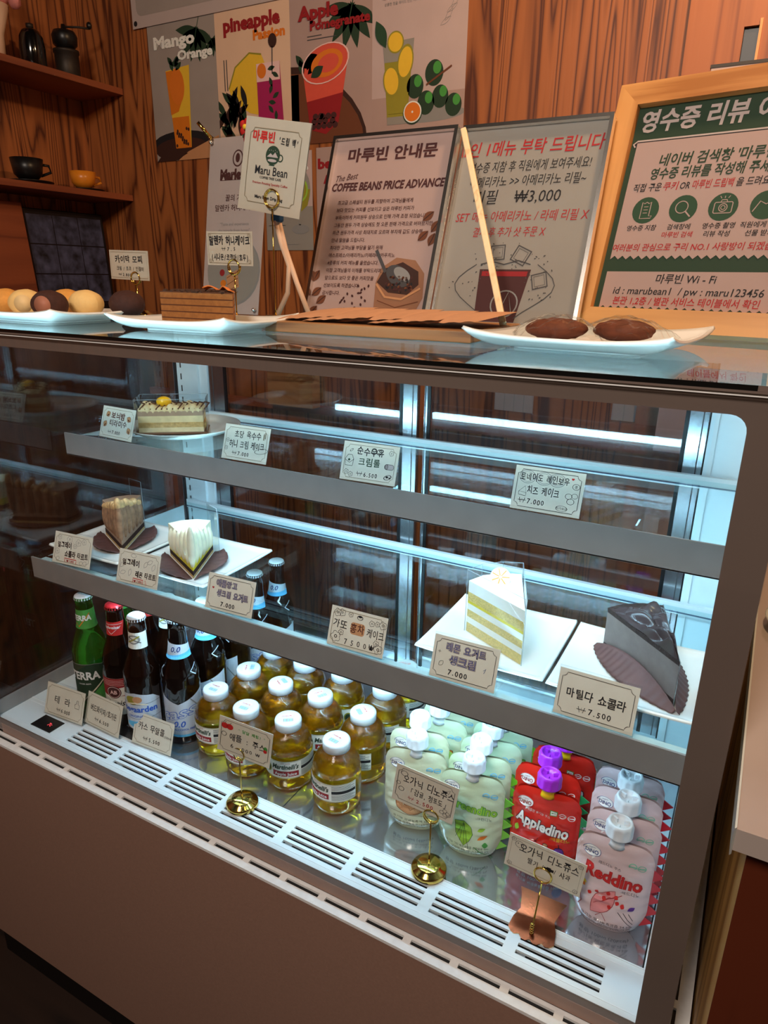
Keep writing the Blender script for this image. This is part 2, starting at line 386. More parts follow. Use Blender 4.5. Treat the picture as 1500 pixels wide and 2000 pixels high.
# vent ledge, front and right, with real slots
hs = []
x = -1.2605
while x < .03:
    hs.append([(x, -.0120), (min(x+.052, .044), -.0120), (min(x+.052, .044), -.0055), (x, -.0055)]); x += .0625
mb = MB().prism([(-1.30, -.022), (.05, -.022), (.05, 0), (-1.30, 0)], .677, .6805, 'ledge_metal', holes=hs)
mb.box(-1.30, .05, -.0232, -.022, .676, .6805, 'ledge_metal')
hs = []; y = .012
while y < .45: hs.append([(.0315, y), (.0355, y), (.0355, y+.052), (.0315, y+.052)]); y += .0625
mb.prism([(.0305, 0), (.05, 0), (.05, .488), (.0305, .488)], .677, .6805, 'ledge_metal', holes=hs)
mb.box(-1.299, .049, -.0215, .487, .676, .6768, 'black')  # black sheet paints the shade inside the ledge slots
led = cp(mb, 'vent_ledge')
cp(MB().box(-1.07, .03, .0, .004, .6806, .7, 'taupe'), 'lower_front_trim', bevel=.001)
# front glass with printed border
fg = cp(MB().box(-1.085, .029, -.004, 0, .69, 1.374, 'glass'), 'front_glass')
op = rrect(-1.072, -.0025, .7106, 1.3555, .013, which=(0, 0, 1, 1))
mb = MB().prism([(-1.085, .685), (.0288, .685), (.0288, 1.3755), (-1.085, 1.3755)], -.0022, -.0004, 'border', XZ, holes=[op])
mb.box(-1.079, .029, -.0046, -.0041, 1.3705, 1.3715, 'ledge_metal'); mb.box(-1.079, .029, -.0052, -.0041, 1.3730, 1.3748, 'border')
mb.build('glass_border', fg)
# header with cool strip
hd = cp(MB().box(-1.07, .02, .004, .030, 1.3585, 1.373, 'inner_white'), 'header_bar')
MB().box(-1.04, -.02, .0302, .0400, 1.3610, 1.3712, 'led_top').build('led_strip', hd)
# top glass
tg = cp(MB().box(-1.08, .03, -.003, .488, 1.3752, 1.379, 'top_glass'), 'top_glass')
MB().box(-1.08, -.0005, -.0036, -.0031, 1.3748, 1.3789, 'seal').build('front_edge_seal', tg)
MB().box(-.0005, .0302, -.0036, -.0031, 1.3748, 1.3789, 'border').build('corner_cap', tg)
# sides
lg = cp(MB().box(-1.085, -1.08, .003, .485, .70, 1.372, 'side_glass'), 'left_glass')
MB().box(-1.0798, -1.076, .003, .485, .7105, .738, 'rail').build('bottom_rail', lg)
cp(MB().box(.0272, .0286, .003, .49, .69, 1.372, 'inner_white'), 'right_panel')
# deck with grille, floor pans
def slots():
    h = []
    for g in range(8):
        x0 = -.918 + g*.1113
        for k in range(4):
            y = .0155 + k*.0098; h.append([(x0, y), (x0+.096, y), (x0+.096, y+.0052), (x0, y+.0052)])
    return h
mb = MB().prism([(-1.078, .0015), (.028, .0015), (.028, .067), (-1.078, .067)], .7075, .7108, 'white_metal', holes=slots())
for yy in (.0085, .0595): mb.box(-1.07, .026, yy, yy+.0014, .7108, .7112, 'ledge_metal')
mb.box(-1.078, .028, .067, .0685, .704, .7118, 'white_metal')
mb.box(-.0045, .028, .0685, .47, .704, .7108, 'white_metal'); mb.box(-1.076, -1.0255, .0685, .47, .704, .7108, 'white_metal')
mb.box(-1.07, .02, .003, .0665, .69, .691, 'black')  # black sheet stands in for the shaded hollow below the grille
for g in range(8):
    x0 = -.918 + g*.1113; mb.box(x0-.002, x0+.010, .014, .030, .698, .7005, 'grey')
dk = cp(mb, 'vent_deck')
mb = MB().prism([(-1.006, .0135), (-.957, .0135), (-.957, .0435), (-1.006, .0435)], .7108, .7122, 'black')
ds = mb.build('temperature_display', dk)
p = Pr(); p.text('7c', -.974, .0285, .010, 'reddigit', .01)
p.put(MB(), lambda u, v, l: (u, v, .7123+.0001*l)).build('digits', ds)
mb = MB().box(-1.025, -.515, .069, .47, .700, .706, 'pan'); mb.box(-1.025, -.515, .069, .0698, .706, .7068, 'black'); cp(mb, 'floor_pan')
mb = MB().box(-.5135, -.005, .069, .47, .700, .706, 'pan'); mb.box(-.5135, -.005, .069, .0698, .706, .7068, 'black'); mb.box(-.0062, -.005, .069, .47, .706, .7068, 'black'); cp(mb, 'floor_pan')
# rear frame, white posts
mb = MB()
mb.box(-1.062, -1.006, .478, .505, .706, 1.372, 'inner_white'); mb.box(-1.08, -1.0655, .472, .490, .706, 1.372, 'steel'); mb.box(-1.066, -1.0615, .476, .489, .706, 1.372, 'black')
mb.box(-1.006, -.986, .484, .505, .706, 1.372, 'white_metal')
mb.box(-.0515, .0285, .484, .510, .706, 1.372, 'inner_white'); mb.box(-.046, -.0405, .481, .4845, .706, 1.372, 'white_metal'); mb.box(-.0545, -.0515, .497, .507, .706, 1.372, 'black')
for k in range(26): mb.box(-1.051, -1.049, .4765, .4781, .74+k*.024, .752+k*.024, 'dgrey')
mb.box(-1.07, .028, .478, .52, .706, .722, 'inner_white'); mb.box(-1.07, .028, .478, .52, 1.345, 1.372, 'inner_white')
cp(mb, 'rear_frame')
def door(x0, x1, y, sl, sr):
    mb = MB(); mb.box(x0, x0+sl, y, y+.012, .722, 1.345, 'steel'); mb.box(x1-sr, x1, y, y+.012, .722, 1.345, 'steel')
    for a in (x0+sl*.28, x1-sr*.3): mb.box(a-.0008, a+.0008, y-.0004, y, .722, 1.345, 'dgrey')
    mb.box(x0+sl, x1-sr, y+.001, y+.011, .722, .745, 'steel'); mb.box(x0+sl, x1-sr, y+.001, y+.011, 1.325, 1.345, 'steel')
    mb.box(x0+sl, x0+sl+.006, y-.001, y+.003, .722, 1.345, 'black'); mb.box(x1-sr-.006, x1-sr, y-.001, y+.003, .722, 1.345, 'black')
    d = cp(mb, 'sliding_door')
    MB().box(x0+sl+.006, x1-sr-.006, y+.004, y+.008, .745, 1.325, 'rear_glass').build('door_glass', d)
door(-.985, -.513, .487, .040, .027)
door(-.506, -.0545, .502, .006, .026)
# glass shelves with price rails
def shelf(f, zt, x1led, name):
    sg = cp(MB().box(-1.06, .0265, f, .468, zt-.008, zt, 'shelf_glass'), name)
    mb = MB().box(-1.0605, .0268, f-.0035, f-.0005, zt-.037, zt+.002, 'rail'); mb.box(-1.0605, .0268, f-.0005, f+.024, zt-.0105, zt-.0082, 'white_metal')
    mb.box(-1.0605, .0268, f-.0035, f+.003, zt-.0372, zt-.0355, 'rail')
    mb.build('price_rail', sg)
    mb = MB().box(-1.055, .026, .4685, .4765, zt-.012, zt+.006, 'white_metal'); mb.box(-1.055, .026, .4672, .4684, zt-.0095, zt-.0075, 'teal'); mb.build('rear_rail', sg)
    MB().box(-.86, x1led, f+.010, f+.0145, zt-.0265, zt-.0106, 'led').build('led_strip', sg)
    for xx in (-1.0635, .0268):
        MB().prism([(f+.03, zt-.009), (.466, zt-.009), (.466, zt-.05), (.42, zt-.05)], xx, xx+.0015, 'white_metal', Matrix(((0, 0, 1, 0), (1, 0, 0, 0), (0, 1, 0, 0), (0, 0, 0, 1)))).build('bracket', sg)
shelf(.200, 1.181, -.04, 'upper_shelf')
shelf(.102, .980, -.15, 'lower_shelf')
# ------------------------------------------------------------ price cards on clear stands
LEAN = R(18)
CA, SA = math.cos(LEAN), math.sin(LEAN)
def leanfn(y0=0.0): return lambda u, v, l: (u, y0 + v*SA - (.0004+.00018*l)*CA, .0015 + v*CA + (.0004+.00018*l)*SA)
def price_card(loc, yaw, label, group, draw, w=.084, h=.054, paper='paper'):
    t = thing('price_card', label, 'price card', loc, R(yaw), group)
    tw = w/2+.001
    Ts = Matrix.Rotation(-LEAN, 4, 'X')
    mb = MB(); mb.box(-tw, tw, .0002, .0016, .0012, h+.0035, 'acrylic', Matrix.Translation((0, .0006, 0)) @ Ts)
    mb.box(-tw, tw, .001, .030, 0, .0013, 'acrylic'); mb.box(-tw, tw, -.0022, -.0008, .0012, .006, 'acrylic', Ts)
    mb.build('clear_stand', t)
    p = Pr(); p.rect(-w/2, w/2, .0012, h, paper, 0); draw(p, w, h)
    p.put(MB(), leanfn()).build('paper_card', t)
    return t
def frame(p, w, h, mat='inkol', r=.005, i=.004, lw=.0006): p.notch(-w/2+i, w/2-i, i+.001, h-i, r, lw, mat)
def won(p, t, u, v, hh, mat='ink', w=.03):
    a = u-w*.42; b = hh*.36
    p.line([(a-b*1.1, v+b), (a-b*.55, v-b), (a, v+b*.7), (a+b*.55, v-b), (a+b*1.1, v+b)], hh*.085, mat); p.line([(a-b*1.6, v+b*.1), (a+b*1.6, v+b*.1)], hh*.075, mat, 3)
    p.hand(t, u+w*.14, v, hh, mat, w*.72, .014)
def chestnut(p, u, v, r, rot=0): p.poly(lens_poly(u, v, r, r*.8, rot), 'tan', 1); p.line(lens_poly(u, v, r, r*.8, rot), .0004, 'inkbr', closed=True); p.ell(u, v-r*.3, r*.5, r*.2, 'inkbr', 2, rot)
def c_tira(p, w, h):
    frame(p, w, h)
    p.hand('보늬밤', 0, .040, .013, 'inkbr', .036, .03); p.hand('티라미수', .002, .0265, .012, 'inkm', .046, .015); won(p, '7.000', -.004, .0115, .008)
    for u, v, a in ((-.026, .041, 30), (.028, .037, -30), (-.031, .024, 60), (.031, .018, -60)): chestnut(p, u, v, .006, a)
def c_corn(p, w, h):
    frame(p, w, h)
    p.hand('초당 옥수수', .002, .0405, .0125, 'ink', .05, .01); p.hand('허니 크림 케이크', .002, .0255, .0125, 'ink', .066, .012); won(p, '7.000', -.006, .0115, .008)
    for k in range(5): p.ell(.033, .038+.0018*k, .003, .0012, 'inkol', 2, 40, hole=.6)
    p.ell(.03, .019, .012, .004, 'ink', 2, 10, hole=.93)
    for u, v in ((-.034, .030), (-.035, .018)): p.flower(u, v, .003, 'ink', .0004)
def c_milk(p, w, h):
    frame(p, w, h)
    p.hand('순수우유', 0, .0425, .0125, 'ink', .042, .018); p.hand('크림롤', .0, .0285, .0125, 'inkg', .034, .014); won(p, '6.500', 0, .0115, .0085)
    p.line([(-.036, .021), (-.037, .030), (-.033, .036), (-.027, .036), (-.024, .030), (-.025, .021)], .0006, 'ink', closed=True); p.line([(-.037, .029), (-.030, .025), (-.024, .030)], .0006, 'ink'); p.poly([(-.031, .031), (-.029, .029), (-.031, .027), (-.033, .029)], 'inkg', 2)
    p.poly(rrect(.024, .037, .022, .029, .003), 'paper_w', 1); p.line([(a, b) for a, b in rrect(.024, .037, .022, .029, .003)], .0005, 'ink', closed=True); p.ell(.026, .0255, .0028, .0035, 'ink', 2, hole=.8); p.ell(.026, .0255, .0014, .0018, 'ink', 2, hole=.7)
    for u, v in ((-.033, .0125), (-.026, .0095), (.031, .044)): p.flower(u, v, .0035, 'ink')
    p.ell(.03, .0115, .006, .0032, 'ink', 2, 20, hole=.8); p.ell(.029, .012, .002, .0015, 'ink'); p.ell(.033, .011, .0015, .001, 'ink'); p.ell(-.029, .0425, .003, .0014, 'ink', 2, 40, hole=.7)
    for u in (.005, .013): p.ell(u, .0435, .0042, .0040, 'ink', 1, hole=.75)
def c_torn(p, w, h):
    frame(p, w, h, 'ink')
    p.hand('토네이도 레인보우', -.005, .0415, .0105, 'ink', .06, .012); p.hand('치즈 케이크', -.005, .026, .0115, 'ink', .040, .012); won(p, '7.000', -.016, .0125, .0085)
    for u in (-.026, -.006, .010):
        for k in range(2): p.ell(u, .0415, .008+.0022*k, .0062+.0018*k, 'grey', 1, hole=.93)
    p.heart(.028, .0455, .0017, 'red'); p.line([(-.034, .023), (-.027, .030), (-.025, .022)], .0005, 'ink', closed=True); p.line([(-.034, .023), (-.034, .019), (-.025, .018), (-.025, .022)], .0005, 'ink')
    for u, v, a in ((.026, .025, .0042), (.033, .026, .0038), (.029, .019, .0045), (.033, .037, .0045)): p.ell(u, v, a, a*.8, 'ink', 2, hole=.88)
    p.ell(.020, .0095, .007, .0034, 'ink', 2, hole=.9); p.text('차가워요', .020, .0095, .0035, 'ink'); p.text('쿵', .033, .037, .004, 'ink')
def c_choctart(p, w, h):
    frame(p, w, h)
    p.hand('얼그레이', -.018, .033, .0115, 'ink', .032, .03); p.hand('쇼콜라 타르트', .010, .0195, .0115, 'ink', .052, .03)
    p.line([(-.014, .005), (-.015, .0115), (.011, .0115), (.011, .005)], .0012, 'red'); p.text('₩ 7.000', -.002, .0078, .0048, 'inkr', .02)
    for u, v, r in ((-.008, .044, .006), (.012, .041, .006), (.024, .044, .005), (-.030, .045, .004), (-.033, .021, .005), (.005, .034, .004)): p.flower(u, v, r, 'grey', .0005)
    for u, v in ((.022, .0085), (.030, .0095), (-.030, .009)): p.ell(u, v, .004, .003, 'grey', 2, 20, hole=.85)
def c_lemtart(p, w, h):
    frame(p, w, h)
    p.hand('얼그레이', -.016, .0345, .0115, 'ink', .036, .03); p.hand('레몬 타르트', .016, .0185, .011, 'ink', .042, .03)
    p.line([(-.008, .0045), (-.008, .0115), (.012, .0110), (.012, .0045)], .0012, 'red'); p.text('₩ 7.000', .002, .0075, .0048, 'inkr', .02)
    for u, v, a in ((.014, .036, 60), (.022, .041, 30), (-.016, .019, 80), (-.030, .017, 20), (-.033, .029, 50), (-.012, .046, 0), (.030, .034, 70)): p.line(lens_poly(u, v, .006, .003, a), .0005, 'grey', closed=True)
    for k in range(3): p.line([(.016+.001*k, .0105-.0025*k), (.018+.001*k, .0105-.0025*k)], .0008, 'red')
def puffy(p, t, u, v, hh, wd, a='paper_w'):
    p.hand(t, u, v, hh, 'ink', wd, .075, l=1, jit=.3); p.hand(t, u, v, hh, a, wd, .045, l=2, jit=.3); p.hand(t, u, v, hh, 'inkb', wd, .0, l=3, jit=.3)
def c_mango(p, w, h):
    frame(p, w, h, 'ink')
    puffy(p, '애플망고', -.008, .041, .0115, .038); puffy(p, '생크림 요거트', .004, .0265, .0115, .056); p.hand('7.000', -.002, .0115, .009, 'ink', .026, .02)
    p.heart(-.031, .033, .002, 'inkr')
def c_tea(p, w, h):
    frame(p, w, h, 'inkol')
    p.hand('가또', -.026, .0315, .013, 'ink', .022, .01); p.hand('홍차', .0, .030, .014, 'inkbr', .022, .02); p.hand('케이크', .027, .029, .013, 'ink', .026, .01); p.hand('7 5 0 0 ₩', .005, .011, .0105, 'ink', .044, .004)
    p.poly(rrect(-.010, .011, .022, .038, .004), 'tan', 1)
    for u, v, r in ((-.032, .046, .0055), (-.025, .047, .005), (-.012, .047, .0035), (.020, .042, .004), (.028, .043, .0035), (.036, .043, .0055), (-.030, .014, .0075), (-.023, .021, .004), (.030, .018, .004), (.034, .011, .0065)): p.flower(u, v, r, 'ink', .0005)
    p.ell(.002, .0455, .0045, .003, 'ink', 2, hole=.8); p.ell(.002, .047, .003, .0015, 'ink', 2)
def c_lemon(p, w, h):
    frame(p, w, h, 'ink')
    puffy(p, '레몬 요거트', .0, .0415, .012, .052); puffy(p, '생크림', -.002, .0265, .013, .036); p.hand('7.000', -.006, .0115, .009, 'ink', .026, .02)
    p.line(lens_poly(-.029, .020, .004, .0025, 50), .0004, 'ink', closed=True); p.line([(.026, .021), (.028, .027), (.025, .024)], .0006, 'inkb'); p.line([(-.033, .036), (-.033, .032)], .0004, 'ink'); p.line([(-.035, .034), (-.031, .034)], .0004, 'ink')
def c_matilda(p, w, h):
    frame(p, w, h, 'ink')
    p.hand('마틸다 쇼콜라', .0, .029, .0125, 'ink', .066, .02); won(p, '7.500', .002, .0125, .009, 'ink', .036)
def c_terra(p, w, h):
    frame(p, w, h)
    p.hand('테 라', -.006, .031, .015, 'ink', .042, .006); won(p, '6.000', 0, .0135, .009)
    p.line([(.024, .026), (.024, .033), (.027, .034), (.028, .040), (.031, .040), (.031, .034), (.034, .033), (.034, .026)], .0007, 'ink', closed=True)
def c_bud(p, w, h):
    frame(p, w, h); p.hand('버드와이저/호가든', 0, .032, .0125, 'ink', .066, .012); won(p, '6.500', .0, .015, .009, 'ink', .034)
def c_cass(p, w, h):
    frame(p, w, h); p.hand('카스 무알콜', -.004, .033, .0135, 'ink', .056, .012); p.text('(330ml)', .031, .0285, .005, 'ink'); won(p, '5.500', .0, .0145, .009, 'ink', .034)
zU, zL, zG = 1.1831, .9822, .7113
gU, gL, gG = 'price cards on the upper shelf', 'price cards on the lower shelf', 'price cards on the vent deck'
price_card((-.936, .200, zU), -4, 'price card with drawn chestnuts in front of the boxed tiramisu on upper shelf', gU, c_tira)
price_card((-.660, .1985, zU), 1, 'price card with small corn cob drawing, second from left on upper shelf', gU, c_corn)
price_card((-.446, .1975, zU), 3, 'price card with milk and cream roll drawings on upper shelf rail', gU, c_milk)
price_card((-.201, .1965, zU), 0.6, 'price card with swirls and a cheese wedge drawing, rightmost on upper shelf', gU, c_torn)
price_card((-.963, .103, zL), 5, 'price card with grey flowers and red boxed price before the chocolate tart', gL, c_choctart)
price_card((-.809, .103, zL), 4, 'price card with lemon doodles and red boxed price before the lemon tart', gL, c_lemtart)
price_card((-.623, .103, zL), 3, 'price card with puffy blue letters beside the left plates on lower shelf', gL, c_mango)
price_card((-.409, .103, zL), 1.4, 'price card with a flower border near the middle of the lower shelf', gL, c_tea)
price_card((-.257, .101, zL), 1, 'price card with puffy letters in front of the white layered cream cake', gL, c_lemon)
price_card((-.101, .101, zL), -1, 'plain hand lettered price card in front of the dark chocolate cake', gL, c_matilda, .087)
price_card((-.968, .049, zG), 3.9, 'price card with a thumbs up drawing below the green beer bottle', gG, c_terra, .090, .057)
price_card((-.885, .060, zG), -2, 'price card standing between two others below the red labelled beer bottle', gG, c_bud, .088, .057)
price_card((-.774, .066, zG), 2.9, 'price card in clear stand next to the leftmost juice bottle', gG, c_cass, .083, .054)

# ------------------------------------------------------------ ring stands and the cards they hold
def ring_pts(c, r, n=24): return [(c[0]+r*math.cos(2*math.pi*i/n), c[1], c[2]+r*math.sin(2*math.pi*i/n)) for i in range(n)]
def ring_stand(loc, h, label, group=None, base='disc', rr=.010, rz=0, lean=0):
    t = thing('card_holder', label, 'card holder', loc, R(rz), group)
    mb = MB()
    if base == 'disc':
        mb.lathe([(0, 0), (.0215, 0), (.0235, .002), (.0235, .006), (.022, .0085), (.0165, .0105), (.0155, .0125), (.0150, .0130), (0, .0132)], 'gold', seg=40)
        mb.build('base', t)
    elif base == 'shell':
        pts = []
        for k in range(13):
            a = k/12; pts.append((-.028+.056*a, -.030-.004*abs(math.sin(a*math.pi*4))-.005*math.sin(a*math.pi)))
        pts += [(.026, -.016), (.021, -.004), (.025, .012), (.029, .022)] + [(-.029, .022), (-.025, .012), (-.021, -.004), (-.026, -.016)]
        mb.prism(pts, 0, .0015, 'copper', T((0, 0, 0), rx=14) @ Matrix.Translation((0, 0, .008)), side='gold'); mb.build('base', t)
    z0 = .012 if base == 'disc' else .003
    yb = 0 if base != 'shell' else -.028
    MB().tube([(0, yb, z0), (0, yb*.9, z0+.01), (lean*.5, yb*.45, h*.5), (lean, 0, h-rr)], .0011, 'gold').build('stem', t)
    if base == 'shell':
        mb = MB()
        for k in range(4): mb.ball((0, yb-.001, z0+.001+.004*k), .0028, 'gold', nu=10, nv=6)
        mb.build('ornament', t)
    mb = MB(); mb.tube(ring_pts((lean, -.0016, h), rr), .0011, 'gold', closed=True); mb.tube(ring_pts((lean, .0016, h), rr*.97), .0011, 'gold', closed=True)
    mb.build('ring', t)
    return t
def held_card(loc, rz, roll, w, h, label, draw, paper='paper', group=None, tilt=0):
    t = Pr(); t.rect(-w/2, w/2, 0, h, paper, 0); draw(t, w, h)
    mb = MB().box(-w/2, w/2, 0, .0005, 0, h, paper); t.put(mb, flatfn)
    o = mb.build('paper_card'); o.location = loc; o.rotation_euler = (R(tilt), R(roll), R(rz))
    return tag(o, label, 'price card', group)
gR = 'ring card holders'; gC = 'cards clipped in ring holders'
def c_apple(p, w, h):
    frame(p, w, h, 'ink')
    for u in (-.033, -.025): p.ell(u, .046, .0055, .005, 'red', 1); p.line([(u, .050), (u+.002, .054)], .0006, 'inkg')
    p.hand('* 달달 제철! *', .010, .046, .006, 'green', .044, .02); p.hand('애플 : 주스', .004, .031, .014, 'ink', .058, .012); p.hand('6 . 000', -.004, .0155, .0095, 'ink', .036, .006); p.text('₩', .022, .0155, .0075, 'ink')
    p.ell(-.033, .032, .0042, .004, 'ink', 2, hole=.82); p.ell(.033, .030, .003, .0045, 'green', 2); p.ell(.033, .0265, .0028, .003, 'red', 3)
ring_stand((-.565, .044, .7112), .0905, 'gold ring holder with round base in front of the juice bottles', gR)
held_card((-.558, .0438, .7965), 10, 8.5, .084, .060, 'apple juice price card clipped upright in front of the juice bottles', c_apple, group=gC)
def c_dino1(p, w, h):
    frame(p, w, h, 'ink')
    p.hand('오가닉 디노주스', .004, .040, .0145, 'ink', .070, .01); p.hand("「감귤, 청포도」", .006, .0245, .011, 'ink', .052, .01); won(p, '2.500', -.002, .0125, .008, 'inkr', .034)
    for u, v, r in ((-.036, .030, .003), (-.031, .022, .004), (.030, .016, .003), (.034, .013, .003), (.031, .010, .003), (.026, .013, .003)): p.ell(u, v, r, r*.9, 'ink', 2, hole=.82)
    p.line([(.026, .046), (.032, .050), (.030, .043)], .0005, 'ink'); p.ell(-.030, .047, .005, .004, 'ink', 2, hole=.85)
ring_stand((-.275, .071, .7112), .0905, 'gold ring holder with round base in front of the pale pouches', gR, rz=4)
held_card((-.289, .0708, .8035), 4, 7, .084, .058, 'price card clipped upright in front of the pale green pouches', c_dino1, group=gC)
def c_dino2(p, w, h):
    p.line([(-w/2+.004, .004), (w/2-.004, .004), (w/2-.004, h-.004), (-w/2+.004, h-.004)], .0005, 'inkol', closed=True)
    for a in (-1, 1):
        for b in (.006, h-.006): p.flower(a*(w/2-.006), b, .003, 'ink', .0004)
    p.hand('오가닉 디노쥬스', .004, .0355, .0145, 'ink', .072, .01); p.hand('딸기 / ■ / 사과', .006, .0205, .010, 'ink', .052, .012); p.ell(-.0325, .0385, .0052, .005, 'ink', 2, hole=.9)
    for a in (-1, 1): p.ell(-.0325+a*.0018, .0395, .0006, .0008, 'ink')
    p.rect(.0, .012, .0185, .0225, 'ink', 2)
ring_stand((-.129, .076, .7112), .066, 'gold ring holder with scalloped copper base in front of the red pouches', gR, 'shell', rr=.0105)
held_card((-.131, .0757, .768), 2, 5, .092, .050, 'smiley price card clipped low in front of the red pouch', c_dino2, group=gC)

# ------------------------------------------------------------ beer bottles
def glassmat(name, c, trans=.92, rough=.03): return pm(name, c, rough, 0, trans, 1.45, var=.05, scale=40, bump=.06, bscale=70, coat=.3)
M['g_green'] = glassmat('green_bottle_glass', (40, 150, 40)); M['g_brown'] = glassmat('brown_bottle_glass', (58, 28, 14), .9); M['g_dark'] = glassmat('dark_bottle_glass', (40, 22, 16), .9)
def juicemat(name, c, bump):
    m = pm(name, c, .02, 0, .97, 1.35, var=.03, scale=20, bump=bump, bscale=130, coat=.3)
    nt = m.node_tree; N, L = nt.nodes, nt.links; tl = N.new('ShaderNodeBsdfTranslucent'); tl.inputs[0].default_value = lin((255, 206, 20))
    mx = N.new('ShaderNodeMixShader'); mx.inputs[0].default_value = .06     # translucent yellow added to make the clear juice glow brighter
    L.new(N['Principled BSDF'].outputs[0], mx.inputs[1]); L.new(tl.outputs[0], mx.inputs[2]); L.new(mx.outputs[0], N['Material Output'].inputs[0]); return m
M['juice'] = juicemat('juice_glass_with_glow', (255, 206, 24), 0); M['juice_emb'] = juicemat('embossed_juice_glass', (255, 178, 40), .9)  # lower body tinted yellower to paint in the glow of light through it
M['cap_w'] = pm('white_cap', (222, 224, 228), .3, var=.02); M['cap_r'] = pm('red_cap', (206, 40, 48), .3, .2, var=.04); M['lab_w'] = pm('silver_label', (206, 212, 222), .35, .15, var=.05, scale=30); M['lab_p'] = pm('cream_label', (232, 228, 218), .5, var=.03)
def rad(prof, z):
    for (r0, z0), (r1, z1) in zip(prof, prof[1:]):
        if z0 <= z <= z1 and z1 > z0: return r0 + (r1-r0)*(z-z0)/(z1-z0)
    return prof[-1][0]
def wrap(prof): return lambda u, v, l: (lambda r: (r*math.sin(u/max(rad(prof, v), .01)), -r*math.cos(u/max(rad(prof, v), .01)), v))(rad(prof, v) + .0003 + .00022*l)
P_LONG = [(0, .003), (.026, .0), (.029, .002), (.0302, .006), (.0302, .112), (.0290, .126), (.0245, .143), (.0190, .158), (.0162, .172), (.0147, .190), (.0138, .212), (.0138, .216), (.0148, .2165), (.0148, .221), (0, .2215)]
P_CASS = [(0, .003), (.026, .0), (.029, .002), (.0305, .006), (.0305, .104), (.0312, .108), (.0300, .114), (.0310, .120), (.0296, .130), (.0235, .146), (.0178, .160), (.0152, .178), (.0142, .200), (.0138, .216), (.0148, .2165), (.0148, .221), (0, .2215)]
def crown(mb, z, mat):
    mb.lathe([(.0150, z-.0045), (.0146, z-.002), (.0138, z+.0015), (.0120, z+.0028), (0, z+.003)], mat, seg=42, fn=lambda a, zz: 1+.045*math.cos(21*a) if zz < z-.001 else 1)
